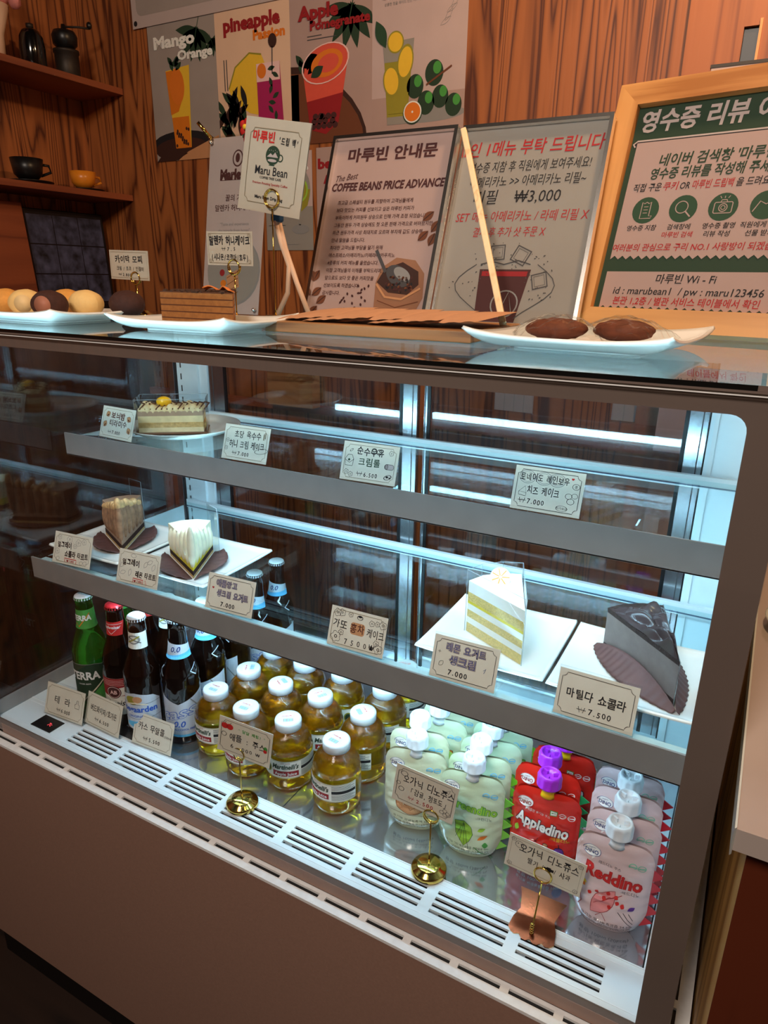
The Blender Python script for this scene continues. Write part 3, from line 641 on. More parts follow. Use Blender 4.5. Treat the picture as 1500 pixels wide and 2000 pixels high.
def beer(loc, rz, label, kind):
    t = thing('beer_bottle', label, 'beer bottle', loc, R(rz), 'beer bottles on the case floor')
    prof = {'cass': P_CASS, 'hoe': P_CASS}.get(kind, P_LONG)
    MB().lathe(prof, {'terra': 'g_green', 'bud': 'g_dark', 'hoe': 'g_brown', 'cass': 'g_dark'}[kind], seg=40).build('glass', t)
    mb = MB(); crown(mb, .2215, {'terra': 'cap_w', 'bud': 'cap_r', 'hoe': 'cap_w', 'cass': 'cap_w'}[kind]); mb.build('crown_cap', t)
    f = wrap(prof); b = Pr(); n = Pr()
    if kind == 'terra':
        b.poly([(-.042, .03), (.042, .03), (.042, .098), (.02, .104), (-.02, .104), (-.042, .098)], 'dgreen', 0); b.poly([(0, .034), (.042, .074), (.042, .03), (.0, .03)], 'green', 1); b.line([(-.005, .033), (.042, .080)], .0022, 'cream', 2)
        b.text('TERRA', 0, .082, .021, 'white', .035, width=.054, l=3); b.line([(-.042, .098), (-.02, .104), (.02, .104), (.042, .098)], .0008, 'grey', 2); b.text('LAGER BEER', 0, .066, .004, 'white', l=3)
        n.rect(-.044, .044, .166, .200, 'green', 0); n.poly([(-.02, .168), (-.006, .185), (-.022, .196)], 'dgreen', 1); n.text('TERRA', 0, .186, .0135, 'white', .035, width=.034, l=3); n.line([(-.01, .176), (-.004, .170), (.014, .194)], .0016, 'amber', 2)
    elif kind == 'bud':
        b.rect(-.044, .044, .028, .098, 'lab_p', 0); b.rect(-.044, .044, .064, .098, 'dred', 1); b.poly([(.010, .064), (.044, .072), (.044, .084), (.010, .080)], 'lab_p', 2)
        for k in range(4): b.line([(-.044, .085+.003*k), (.044, .085+.003*k)], .0006, 'lpink', 2)
        b.ell(0, .072, .013, .012, 'inkm', 3); b.ell(0, .072, .0115, .0105, 'lpink', 4, hole=.92); b.text('AB', 0, .072, .010, 'lpink', .02, l=4)
        b.text('Budweiser', 0, .051, .015, 'ink', .01, shear=.3, width=.062); b.text('KING OF BEERS', 0, .038, .004, 'dred')
        n.poly([(-.018, .172), (.018, .172), (.022, .196), (-.022, .196)], 'red', 0); n.line([(-.018, .192), (.018, .192), (.0, .175)], .0009, 'white', 2, True); n.text('Budweiser', 0, .187, .0075, 'white', .02, shear=.2, width=.030, l=3)
    elif kind == 'hoe':
        b.poly([(-.042, .026), (.042, .026), (.042, .080), (.03, .090), (0, .096), (-.03, .090), (-.042, .080)], 'lab_w', 0)
        b.ell(-.006, .082, .012, .008, 'olive', 1); b.ell(.004, .084, .008, .006, 'tan', 2); b.line([(-.02, .074), (0, .078), (.02, .074)], .002, 'cream', 3); b.text('Hoegaarden', 0, .066, .015, 'blue', .03, width=.070); b.text('ORIGINAL', 0, .0525, .006, 'blue', .01, width=.03)
        for v in (.047, .074): b.line([(-.042, v+.004), (0, v), (.042, v+.004)], .0006, 'dgrey', 2)
        b.ell(0, .036, .022, .006, 'sky', 1)
        n.poly([(-.024, .170), (.024, .170), (.023, .198), (-.023, .198)], 'lab_p', 0); n.ell(0, .186, .011, .008, 'grey', 1, hole=.7); n.line([(-.010, .180), (.010, .192)], .002, 'olive', 2); n.line([(-.008, .190), (.012, .180)], .0015, 'dgrey', 2)
    else:
        b.poly([(-.048, .018), (.048, .018), (.048, .098), (.0, .078), (-.048, .098)], 'lab_w', 0)
        b.text('cass', -.002, .062, .030, 'blue', .035, shear=.35, rot=14, width=.066, l=1); b.text('cass', -.002, .062, .030, 'lab_w', .006, shear=.35, rot=14, width=.064, l=2)
        b.text('0.0', 0, .041, .016, 'blue', .02, shear=.25); b.text('ALCOHOL FREE', .008, .030, .005, 'blue', .02, width=.036); b.rect(-.048, .048, .016, .0205, 'sky', 2); b.line([(.02, .086), (.044, .054), (.048, .03)], .002, 'grey', 1)
        n.poly([(-.030, .158), (.030, .158), (.028, .176), (-.028, .186)], 'lab_w', 0); n.poly([(-.030, .156), (.030, .156), (.030, .166), (-.030, .160)], 'sky', 1); n.text('0.0', 0, .1725, .0125, 'inkb', .015, shear=.25, l=3)
        for q in (-1, 1):
            c = Pr().line([(q*.030+.005, .143), (q*.030-.006, .134), (q*.030+.005, .126)], .0017, 'lab_w', 1); c.put(MB(), f, .004).build('shoulder_mark', t)
    b.put(MB(), f, .004).build('label', t); n.put(MB(), f, .004).build('neck_label', t)
    return t
zp = .7063
B1 = beer((-.955, .112, zp), 22, 'green glass beer bottle with white cap, frontmost at the left end', 'terra')
B3 = beer((-.882, .114, zp), 18, 'red capped beer bottle beside the frontmost green one', 'bud')
B5 = beer((-.8195, .104, zp), 18, 'brown beer bottle with white cap and oval silver label, frontmost of its kind', 'hoe')
B7 = beer((-.7605, .132, zp), 30, 'dark alcohol free beer bottle in front, just left of the juice bottles', 'cass')
gB = 'beer bottles on the case floor'
dup(B1, (-.962, .192, zp), R(26), 'green glass beer bottle standing behind the frontmost green one', gB)
dup(B3, (-.890, .188, zp), R(60), 'red capped beer bottle standing behind the front red capped one', gB)
dup(B5, (-.828, .178, zp), R(14), 'brown white capped beer bottle standing second in its file', gB)
for k, (x, y, rz, l) in enumerate(((-.764, .201, 8, 'dark alcohol free beer bottle second in its file from the glass'), (-.764, .268, -40, 'dark alcohol free beer bottle third in its file from the glass'),
        (-.763, .334, 10, 'dark alcohol free beer bottle fourth in its file, seen through the shelf glass'), (-.762, .399, 16, 'dark alcohol free beer bottle last in its file, near the sliding door'))):
    dup(B7, (x, y, zp), R(rz), l, gB)

# ------------------------------------------------------------ juice bottles
P_J = [(0, .002), (.026, 0), (.031, .001), (.0345, .005), (.0362, .014), (.0366, .028), (.0366, .058), (.0362, .066), (.0345, .075), (.0305, .084), (.0255, .0905), (.0208, .094), (.0192, .0960), (.0192, .099), (0, .0992)]
def juice(loc, rz, label):
    t = thing('juice_bottle', label, 'juice bottle', loc, R(rz), 'apple juice bottles in rows')
    k = 7
    MB().lathe(P_J[:k+1], 'juice', seg=44).lathe(P_J[k:], 'juice_emb', seg=44, fn=lambda a, z: 1+.02*math.sin(5*a)*max(0, 1-abs(z-.083)/.012)).build('glass', t)
    mb = MB().lathe([(.0186, .0955), (.0202, .0965), (.0204, .1075), (.0196, .1098), (.017, .1106), (0, .1102)], 'cap_w', seg=40); 
    p = Pr(); p.ell(-.003, .004, .011, .005, 'lpink', 1, 10, hole=.75); p.text('PREMIUM', -.002, .004, .0035, 'coral', .01)
    for q in range(7): p.rect(-.007+q*.0022, -.0058+q*.0022, -.010, -.003, 'sky' if q % 2 else 'grey', 1)
    p.put(mb, lambda u, v, l: (u, v, .1106+.0002*l)); mb.build('lid', t)
    f = wrap(P_J); b = Pr(); b.rect(-.056, .056, .0285, .0585, 'lab_p', 0)
    for v in (.0295, .0575): b.line([(-.056, v), (.056, v)], .0006, 'olive', 1)
    b.text("Martinelli's", -.006, .0495, .0115, 'dgreen', .03, shear=.2, width=.040); b.rect(-.026, .014, .0325, .0415, 'dred', 1); b.text('Apple Juice', -.006, .0370, .0072, 'white', .015, width=.034)
    b.ell(-.036, .0435, .007, .0085, 'olive', 1); b.ell(-.036, .0435, .005, .0062, 'dgreen', 2); b.text('100% JUICE', -.006, .0555, .003, 'dred')
    b.rect(.018, .055, .0425, .0475, 'ink', 1)
    for q in range(6): b.rect(.018, .055-.004*(q % 3), .0315+q*.0017, .0321+q*.0017, 'dgrey', 1)
    for q in range(4): b.rect(.018, .053-.006*(q % 2), .0490+q*.002, .0497+q*.002, 'dgrey', 1)
    for q in range(4): b.rect(-.055, -.046-.002*(q % 2), .034+q*.005, .0355+q*.005, 'dgrey', 1)
    b.put(MB(), f, .004).build('label', t)
    return t
gJ = 'apple juice bottles in rows'
J0 = juice((-.452, .1255, zp), -8, 'juice bottle nearest the glass at the right end of the front row')
for x, y, rz, l in ((-.542, .131, 36, 'juice bottle with full front label, second from right in the front row'), (-.6165, .123, 4, 'juice bottle right behind the clipped apple juice card'),
        (-.6915, .138, 2, 'leftmost juice bottle of the front row beside the dark beer'), (-.452, .2025, -38, 'juice bottle at the right end of the second row'), (-.535, .208, 60, 'juice bottle third from left in the second row'),
        (-.610, .2035, 150, 'juice bottle second from left in the second row'), (-.6845, .2125, 120, 'juice bottle at the left end of the second row'), (-.455, .278, -20, 'juice bottle at the right end of the third row'),
        (-.539, .2835, 100, 'juice bottle third from left in the third row'), (-.6135, .2785, 170, 'juice bottle second from left in the third row'), (-.6885, .2875, 90, 'juice bottle at the left end of the third row'),
        (-.455, .3535, 10, 'juice bottle at the back of the right file, half hidden by pouches')):
    dup(J0, (x, y, zp), R(rz), l, gJ)
# ------------------------------------------------------------ juice pouches
PW, PH = .0435, .128
def pt_half(v): return PW*(.62 + .38*min(1, max(0, v)/.040)**.6)
def pT(u, v):
    k = min(1, abs(u)/pt_half(v)); q = v/PH
    return (.0172*(1-q)**.55*(1-.55*max(0, .12-q)/.12) + .0012)*(1-k**2.4)**.75 + .0006
def ptop(u):
    d = abs(u)-(PW-.018)
    return PH - (.018-math.sqrt(max(0, .018**2-d*d)) if d > 0 else 0)
def wrinkle(u, v): return .0013*math.sin(70*u+9*math.sin(60*v))*math.sin(55*v+u*120)*min(1, v/.03)*min(1, (PH-v)/.03)
def pouchmat(k, c, r=.22): M[k] = pm(k, c, r, var=.05, scale=35, bump=.45, bscale=45, coat=.8)
pouchmat('pouch_green', (206, 222, 188)); pouchmat('pouch_cream', (214, 218, 186)); pouchmat('pouch_red', (212, 38, 26)); pouchmat('pouch_pink', (224, 196, 196))
M['cap_v'] = pm('purple_cap', (164, 40, 190), .3, var=.03); M['neck_y'] = pm('yellow_spout', (244, 190, 20), .35, var=.03)
for k, c in dict(fin_g=(110, 190, 40), fin_d=(30, 150, 90), fin_r=(190, 26, 44), fin_o=(150, 190, 90)).items(): M[k] = pm(k, c, .35, var=.05, coat=.3)
def badge(p, x, y, c='sky'): p.ell(x, y, .0048, .0040, c, 1, hole=.8); p.rect(x-.0036, x+.0036, y-.0008, y+.0008, c, 2)
def logo(p, x=-.026, y=.108, inkc='inkb'):
    p.ell(x, y, .0105, .0072, 'white', 1); p.ell(x, y, .0105, .0072, inkc, 2, hole=.94); p.poly([(x+.001, y-.0065), (x+.005, y-.0065), (x+.001, y-.011)], 'white', 1)
    p.text('DiNO', x, y-.001, .0072, inkc, .02, width=.0155, l=3); p.text('organic', x, y+.0042, .0026, inkc, l=3)
def small(p, lines, y, mat='ink'):
    for k, t in enumerate(lines): p.text(t, .0, y-.0052*k, .0042, mat, width=.058, l=3)
def art_green(p):
    logo(p); badge(p, .020, .104); badge(p, .0305, .103)
    p.text('Greendino', .004, .083, .0165, 'green', .06, width=.066, rot=-6, l=2); p.text('Greendino', .004, .083, .0165, 'lime', .02, width=.064, rot=-6, l=3); p.text(':그린디노', .020, .069, .0055, 'dgrey', l=3)
    p.poly([(-.018, .060), (-.006, .0615), (.004, .054), (.007, .043), (.003, .033), (-.004, .024), (-.016, .040)], 'lime', 1)
    for k in range(4): p.line([(-.006, .060), (-.016+.006*k, .034-.004*k)], .0005, 'forest', 2)
    p.line([(-.018, .060), (-.006, .0615), (.004, .054), (.007, .043), (.003, .033), (-.004, .024), (-.016, .040)], .0006, 'forest', 2, True)
    p.poly(lens_poly(.020, .040, .008, .003, 35), 'orange', 2); p.poly(lens_poly(.018, .052, .006, .0028, 30), 'lime', 2); p.poly(lens_poly(.024, .029, .004, .0045), 'green', 2); p.poly(lens_poly(-.026, .071, .0055, .0026, -30), 'green', 2); p.line([(.010, .024), (.026, .010)], .001, 'green', 2); p.ell(-.028, .091, .003, .0025, 'red', 1)
    small(p, ['유기농 그린 채소과일즙 혼합음료 99%', '7%, 구아바 5%, 바나나퓨레 3%', '용량 100ml (38kcal)'], .0225)
def art_cream(p):
    logo(p); badge(p, .020, .104); badge(p, .0305, .103)
    p.text('Mandino', .004, .083, .0175, 'brown', .05, width=.064, rot=-6, l=2); p.text('Mandino', .004, .083, .0175, 'orange', .015, width=.062, rot=-6, l=3); p.text(':감귤디노', .020, .068, .0055, 'dgrey', l=3)
    p.ell(-.004, .047, .022, .015, 'tan', 1); p.ell(-.004, .047, .022, .015, 'brown', 2, hole=.96); p.line([(-.018, .052), (-.004, .038), (.012, .050)], .0006, 'brown', 2); p.poly(lens_poly(.026, .060, .006, .003, 30), 'green', 2); p.ell(.024, .054, .004, .004, 'orange', 3)
    p.line([(-.034, .030), (.034, .032)], .0006, 'brown', 2); small(p, ['유기농 감귤농축액 16.1%', '유기농 사과농축액(16브릭스)', '용량 100ml (48kcal)'], .0225)
def art_red(p):
    logo(p, inkc='dred'); p.rect(.006, .0155, .0985, .1065, 'green', 1); p.rect(.007, .0145, .0995, .1055, 'white', 2); p.rect(.008, .0135, .1015, .1035, 'green', 3); badge(p, .0215, .101, 'white'); badge(p, .0325, .0995, 'white'); p.text('매콤한 유기농 주스', -.008, .0975, .0045, 'white', width=.03, rot=-8, l=3)
    p.text('Appledino', -.002, .081, .0205, 'ink', .075, width=.070, rot=-8, l=2); p.text('Appledino', -.002, .081, .0205, 'white', .035, width=.068, rot=-8, l=3); p.text(':애플디노', .022, .066, .0065, 'yellow', .01, l=3)
    p.poly(lens_poly(-.034, .066, .0055, .0028, 80), 'lime', 2); p.poly(lens_poly(-.016, .048, .0075, .0045, -50), 'lime', 2); p.line(lens_poly(-.016, .048, .0075, .0045, -50), .0006, 'ink', 3, True)
    p.ell(.022, .047, .0068, .0078, 'purple', 2); p.ell(.022, .047, .0068, .0078, 'ink', 3, hole=.9); p.line([(.022, .054), (.021, .060)], .001, 'ink', 3); p.ell(.005, .055, .0035, .003, 'tan', 2); p.ell(.005, .055, .0035, .003, 'ink', 3, hole=.8); p.ell(-.008, .056, .002, .002, 'dred', 2); p.line([(-.008, .057), (-.005, .063)], .0005, 'ink', 3)
    p.line([(-.022, .042), (.002, .040), (.006, .030), (.000, .022), (.008, .014)], .0007, 'ink', 2); p.line([(-.010, .044), (.010, .049)], .0007, 'ink', 2); p.poly(lens_poly(.016, .034, .005, .0022, 15), 'yellow', 2); p.line([(-.020, .041), (-.022, .026), (.0, .022)], .0005, 'ink', 2); p.ell(.026, .018, .006, .007, 'purple', 2)
    small(p, ['유기농 사과농축과즙 100%', '용량 100ml (45kcal)'], .012, 'white')
def art_pink(p):
    logo(p); badge(p, .0205, .104, 'mint'); badge(p, .0305, .103, 'mint'); p.text('레드디노 주스', -.004, .096, .0045, 'ink', rot=-5, l=3)
    p.text('Reddino', .002, .082, .0215, 'inkr', .05, width=.066, rot=-5, l=2); p.text('Reddino', .002, .082, .0215, 'red', .02, width=.063, rot=-5, l=3); p.text(':레드디노', .022, .067, .0055, 'ink', l=3)
    p.poly(lens_poly(-.006, .046, .023, .011, 58), 'pink', 1); p.line(lens_poly(-.006, .046, .023, .011, 58), .0006, 'dred', 2, True)
    for k in range(4): p.line([(-.016+.006*k, .040+.005*k), (.002+.004*k, .056+.002*k)], .0006, 'dred', 2)
    for x, y in ((-.022, .052), (-.014, .058), (-.001, .060), (.010, .050), (.016, .048), (.002, .042), (.008, .058), (-.005, .052)): p.poly(lens_poly(x, y, .0028, .0024, 70), 'red', 3)
    p.poly(lens_poly(.026, .046, .005, .003, 40), 'purple', 2); p.poly(lens_poly(-.032, .060, .005, .004, -40), 'orange', 2); p.poly(lens_poly(-.03, .064, .004, .002, -40), 'yellow', 3)
    for k in range(3): p.line([(.012+.006*k, .038), (.030, .018+.006*k)], .0007, 'ink', 2)
    p.line([(-.034, .05), (-.030, .034), (-.034, .024)], .0007, 'dred', 2); p.line([(-.012, .024), (-.006, .032), (.0, .022)], .0007, 'dred', 2); small(p, ['유기농 딸기농축과즙 24.3%', '유기농 비트농축과즙', '용량 100ml (50kcal)'], .0185)
def pouch(loc, rz, label, base, cap, neck, fin, art, group):
    t = thing('juice_pouch', label, 'juice pouch', loc, R(rz), group)
    z = lambda u, w: w*ptop(u)
    mb = MB()
    front = lambda a, b: (lambda u, v: (u, -pT(u, v)-wrinkle(u, v), v))((2*a-1)*pt_half(b*PH), b*ptop((2*a-1)*PW))
    back = lambda a, b: (lambda u, v: (u, pT(u, v), v))((1-2*a)*pt_half(b*PH), b*ptop((1-2*a)*PW))
    mb.grid(front, 26, 30, base); mb.grid(back, 14, 16, base); 
    mb.grid(lambda a, b: (lambda u: (u, (2*b-1)*pT(u, 0), 0.0))((1-2*a)*pt_half(0)), 14, 2, base)
    p = Pr(); art(p); p.put(mb, lambda u, v, l: (u, -pT(u, v)-wrinkle(u, v)-.0002-.00018*l, v), .004); mb.build('bag', t)
    mb = MB().lathe([(.0105, PH-.006), (.0085, PH-.002), (.0075, PH+.002), (.0095, PH+.004), (.0095, PH+.0055), (.007, PH+.0065), (.007, PH+.012)], neck, T((0, 0, 0)), 20); mb.build('spout', t)
    c0 = PH+.009
    mb = MB().lathe([(.0146, c0), (.0156, c0+.001), (.0156, c0+.0025), (.0148, c0+.0035), (.0150, c0+.0140), (.0138, c0+.0178), (.0118, c0+.0188), (.0108, c0+.0176), (.0100, c0+.0130), (0, c0+.0122)], cap, seg=60, fn=lambda a, zz: 1+(.045*math.cos(10*a) if c0+.003 < zz < c0+.015 else 0))
    for k in range(3): mb.box(.0045, .0110, -.0012, .0012, c0+.012, c0+.0176, cap, T(rz=120*k+20))
    mb.build('cap', t)
    for k in range(5):
        v = .022+.0175*k
        x = pt_half(v)-.001
        MB().prism([(x, v-.009), (x+.0135, v+.001), (x, v+.009)], -.0006, .0006, fin, XZ @ Matrix.Translation((0, 0, -.001))).build('spike', t)
    return t
gO, gGn, gA, gRd = 'cream juice pouches', 'pale green juice pouches', 'red juice pouches', 'pink juice pouches'
S = zp
O0 = pouch((-.330, .140, S), 16, 'cream pouch with white cap standing behind the pale pouch price card', 'pouch_cream', 'cap_w', 'cap_w', 'fin_o', art_cream, gO)
dup(O0, (-.345, .181, S), R(14), 'cream pouch second from the glass in the leftmost pouch file', gO)
dup(O0, (-.333, .222, S), R(10), 'cream pouch third from the glass in the leftmost pouch file', gO)
dup(O0, (-.330, .262, S), R(10), 'cream pouch at the back of the leftmost pouch file', gO)
G0 = pouch((-.2445, .134, S), 10, 'pale green pouch nearest the glass with a yellow leaf drawing', 'pouch_green', 'cap_w', 'cap_w', 'fin_g', art_green, gGn)
dup(G0, (-.2495, .174, S), R(14), 'pale green pouch second from the glass', gGn)
dup(G0, (-.2475, .213, S), R(12), 'pale green pouch third from the glass', gGn)
dup(G0, (-.2440, .253, S), R(10), 'pale green pouch fourth from the glass, half hidden by the shelf rail', gGn)
A0 = pouch((-.1495, .152, S), 6, 'red pouch with purple cap nearest the glass', 'pouch_red', 'cap_v', 'neck_y', 'fin_d', art_red, gA)
dup(A0, (-.1600, .193, S), R(4), 'red pouch with purple cap, middle of its file of three', gA)
dup(A0, (-.1500, .238, S), R(2), 'red pouch at the back of its file of three', gA)
R0 = pouch((-.0560, .112, S), 4, 'pink pouch with white cap nearest the glass, rightmost in front', 'pouch_pink', 'cap_w', 'cap_w', 'fin_r', art_pink, gRd)
dup(R0, (-.0550, .158, S), R(5), 'pink pouch second from the glass at the right end', gRd)
dup(R0, (-.0590, .199, S), R(2), 'pink pouch third from the glass at the right end', gRd)
dup(R0, (-.0620, .239, S), R(3), 'pink pouch fourth from the glass, cut off by the shelf rail', gRd)

# ------------------------------------------------------------ plates and cakes on the shelves
M['china'] = pm('white_china', (238, 236, 230), .18, var=.015, coat=.4)
def square_plate(loc, rz, label, sx, sy, h, group, cor=.5, thick=.004, ins=.78, name='plate'):
    t = thing(name, label, 'plate', loc, R(rz), group)
    def g(a, b):
        u, v = 2*a-1, 2*b-1; m = max(abs(u), abs(v)); rim = max(0, (m-ins)/(1-ins))
        return (u*sx/2, v*sy/2, .004 + h*(rim**1.35)*(1-cor+cor*min(1, (abs(u)*abs(v))**3)))
    MB().grid(g, 40, 40, 'china').build('dish', t, solid=thick)
    MB().prism(rrect(-sx/2*ins*.9, sx/2*ins*.9, -sy/2*ins*.9, sy/2*ins*.9, .012), 0, .003, 'china').build('foot', t)
    return t
zs, zu = .9803, 1.1813
gP = 'square white plates on the lower shelf'
PA = square_plate((-.979, .226, zs), 0, 'square white plate under the chocolate tart slice', .172, .174, .006, gP, .3, ins=.86)
dup(PA, (-.793, .231, zs), 0, 'square white plate under the lemon tart slice', gP)
dup(PA, (-.2575, .238, zs), 0, 'square white plate under the layered cream cake', gP)
dup(PA, (-.0805, .236, zs), 0, 'square white plate under the dark chocolate cake, at the right end', gP)
t = thing('round_plate', 'round white plate under the boxed tiramisu slice', 'plate', (-.893, .317, zu))
MB().lathe([(0, .002), (.062, .002), (.082, .0045), (.098, .013), (.1, .0145), (.098, .0150), (.080, .0075), (.06, .005), (0, .005)], 'china', seg=64).build('dish', t)
MB().lathe([(.052, 0), (.056, 0), (.056, .002), (.052, .002)], 'china', seg=48).build('foot_ring', t)

def food(k, c, r=.6, var=.12, sc=120, b=.4, bs=160, **q): M[k] = pm(k, c, r, var=var, scale=sc, bump=b, bscale=bs, **q)
food('sponge', (224, 196, 120), .85, .14, 300, .8, 500); food('cream', (244, 240, 232), .45, .03, 60, .25, 90, sss=.15); food('lemon', (228, 204, 40), .35, .08, 80); food('mousse', (168, 136, 112), .55, .08, 90, .3, 120); food('choc_mousse', (112, 100, 96), .5, .08, 90, .25, 120)
food('crust', (46, 30, 26), .8, .25, 220, .9, 260); food('ganache', (62, 50, 50), .22, .1, 60, .25, 90); food('biscuit', (196, 160, 104), .8, .2, 200, .8, 240); food('meringue', (236, 226, 196), .5, .08, 70, .35, 90, sss=.1); food('toasted', (150, 112, 84), .55, .4, 90, .4, 110); food('peak', (206, 164, 112), .5, .3, 160, .4, 160); food('cream_b', (226, 202, 156), .5, .12, 90, .3, 120); food('cocoa', (92, 56, 36), .8, .3, 140, .6, 220)
food('liner', (98, 66, 62), .6, .12, 60, .15, 60); food('cboard', (100, 66, 42), .5, .08, 60, .1); food('mango', (240, 180, 30), .3, .05); food('dried_lemon', (226, 196, 150), .5, .1, 60, .3)
def wedge(mb, tip, L, Rr, layers, arc=3, push=.012, jit=0):
    pts = [tip]
    for i in range(arc+1):
        f = i/arc; x = L[0]+(Rr[0]-L[0])*f; y = L[1]+(Rr[1]-L[1])*f; d = math.hypot(x-tip[0], y-tip[1]); k = 1+push*4*f*(1-f)/d
        pts.append((tip[0]+(x-tip[0])*k, tip[1]+(y-tip[1])*k))
    for z0, z1, m in layers: mb.prism(pts, z0, z1, m)
    return pts
def film(t, pts, z0, z1, mat='film', grow=.0025):
    cx = sum(p[0] for p in pts)/len(pts); cy = sum(p[1] for p in pts)/len(pts); q = []
    for x, y in pts: d = math.hypot(x-cx, y-cy); q.append((x+(x-cx)/d*grow, y+(y-cy)/d*grow))
    mb = MB(); n = len(q)
    for i in range(n):
        a, b = q[i], q[(i+1) % n]
        mb.grid(lambda u, v: (a[0]+(b[0]-a[0])*u + .0008*math.sin(9*v+5*u), a[1]+(b[1]-a[1])*u + .0008*math.sin(7*v-4*u), z0+(z1-z0)*v), 6, 6, mat)
        mb.tube([(a[0], a[1], z0), (a[0]+.0004, a[1], (z0+z1)/2), (a[0], a[1], z1), (b[0], b[1], z1)], .00035, 'film_edge_glint', 5)
    mb.build('clear_wrapper', t)
def local(c, *pts): return [(x-c[0], y-c[1]) for x, y in pts]
# layered lemon cream cake
c = (-.255, .228); t = thing('cake_slice', 'white layered cream cake slice with yellow sponge and a dried lemon on top', 'cake', (c[0], c[1], zs+.0062))
tip, L, Rr = local(c, (-.207, .177), (-.301, .226), (-.246, .283))
mb = MB(); pts = wedge(mb, tip, L, Rr, [(0, .014, 'sponge'), (.014, .023, 'cream'), (.023, .034, 'sponge'), (.034, .043, 'cream'), (.043, .047, 'lemon'), (.047, .060, 'sponge'), (.060, .076, 'cream')])
mb.build('layers', t); film(t, pts, -.0005, .092)
mb = MB(); mb.lathe([(0, -.0010), (.0130, -.0010), (.0138, 0), (.0130, .0010), (0, .0010)], 'dried_lemon', T((-.008, .015, .083), rx=55, rz=20), 28)
for k in range(7): mb.box(.002, .012, -.0005, .0005, .0009, .0015, 'orange', T((-.008, .015, .083), rx=55, rz=20) @ Matrix.Rotation(R(k*51), 4, 'Z'))
mb.build('lemon_slice', t)
# dark chocolate cake in paper cup
c = (-.078, .248); t = thing('cake_slice', 'dark chocolate cake slice with glossy ganache in a pleated brown paper cup', 'cake', (c[0], c[1], zs+.0062))
tip, L, Rr = local(c, (-.026, .172), (-.124, .268), (-.062, .312))
mb = MB(); pts = wedge(mb, tip, L, Rr, [(.001, .013, 'crust'), (.013, .056, 'choc_mousse'), (.056, .062, 'crust')], push=.010); mb.build('layers', t)
def gan(u, v):
    k = .04+.94*v; x = tip[0]+((L[0]*(1-u)+Rr[0]*u)-tip[0])*k; y = tip[1]+((L[1]*(1-u)+Rr[1]*u)-tip[1])*k
    b = abs(math.sin(u*7.5+v*3))*abs(math.sin(v*10+u*2.5)); ed = min(1, 6*min(u, 1-u)+.1)*min(1, 8*(1-v)+.1)*min(1, 8*v+.1)
    return (x, y,   .0615+ed*(.004+.0125*b+.002*math.sin(23*u+31*v)))
MB().grid(gan, 40, 50, 'ganache').build('ganache_top', t)
def cup_side(a, b, w, h, name):
    d = Vector((b[0]-a[0], b[1]-a[1])); n = Vector((d.y, -d.x)).normalized()
    if n.dot(Vector(a)+Vector(b)) < 0: n = -n
    def g(u, v):
        k = math.sin(math.pi*min(1, max(0, .03+u*.94)))**.75; q = -.06+1.14*u
        o = .0022 + (1-v)**1.3*w*k + .0007*math.sin(u*95)*(1-v*.6)
        return (a[0]+d.x*q+n.x*o, a[1]+d.y*q+n.y*o, .0008+v*h*k+.002*(1-v)*k)
    MB().grid(g, 110, 8, 'liner').build(name, t, solid=.0004)
cup_side(tip, L, .026, .024, 'paper_cup'); cup_side(Rr, tip, .024, .030, 'paper_cup')
film(t, [tip, Rr], .001, .062)
# chocolate tart
def tart(c, tip, L, Rr, label, body, curd, top, H, pet):
    t = thing('tart_slice', label, 'cake', (c[0], c[1], zs+.0062)); tip, L, Rr = local(c, tip, L, Rr)
    mb = MB(); wedge(mb, tip, L, Rr, [(0, .005, 'biscuit'), (.005, .013, 'crust')]); 
    if curd: wedge(mb, tip, L, Rr, [(.013, .026, curd)])
    z0 = .026 if curd else .013
    wedge(mb, [tip[0]*.97, tip[1]*.97], [L[0]*.97, L[1]*.97], [Rr[0]*.97, Rr[1]*.97], [(z0, H*.72, body)]); mb.build('layers', t)
    mb = MB(); r = random.Random(label)
    for f in range(6):
        k = f/5*.86
        for w in (0.06, .36, .64, .94):
            x = tip[0]*.95+((L[0]*(1-w)+Rr[0]*w)-tip[0]*.95)*k; y = tip[1]*.95+((L[1]*(1-w)+Rr[1]*w)-tip[1]*.95)*k
            hh = H*(1-.38*k)*r.uniform(.94, 1.04)
            mb.ball((x, y, hh*.62), (.0065+.004*k, .0065+.004*k, hh*.40), pet, nu=10, nv=10)
            if pet == 'toasted': mb.ball((x, y, hh*.93), (.006+.003*k, .006+.003*k, hh*.10), 'peak', nu=10, nv=6)
    mb.build('meringue', t)
    mb = MB(); g = lambda u, v: (lambda a, r_: (r_*math.cos(a), r_*math.sin(a), .0006+.004*v*abs(math.sin(a*18))*v))(2*math.pi*u, (.035+.05*v*(.75+.25*math.cos(4*2*math.pi*u))))
    def liner(a, b, w):
        d = Vector((b[0]-a[0], b[1]-a[1])); n = Vector((d.y, -d.x)).normalized()
        if n.dot(Vector(a)+Vector(b)) < 0: n = -n
        MB().grid(lambda u, v: (a[0]+d.x*(u*1.05)+n.x*(.002+w*v*math.sin(math.pi*min(1, u*.8+.15))), a[1]+d.y*(u*1.05)+n.y*(.002+w*v*math.sin(math.pi*min(1, u*.8+.15))), .0008+.006*v*v+.001*math.sin(u*50)*v), 40, 5, 'liner').build('paper_liner', t, solid=.0004)
    liner(tip, L, .036); liner(Rr, tip, .036)
    return t, tip, L, Rr
t, tip, L, Rr = tart((-.983, .236), (-.929, .183), (-1.028, .231), (-.990, .290), 'tall brown chocolate tart slice with toasted piped top', 'mousse', None, None, .094, 'toasted')
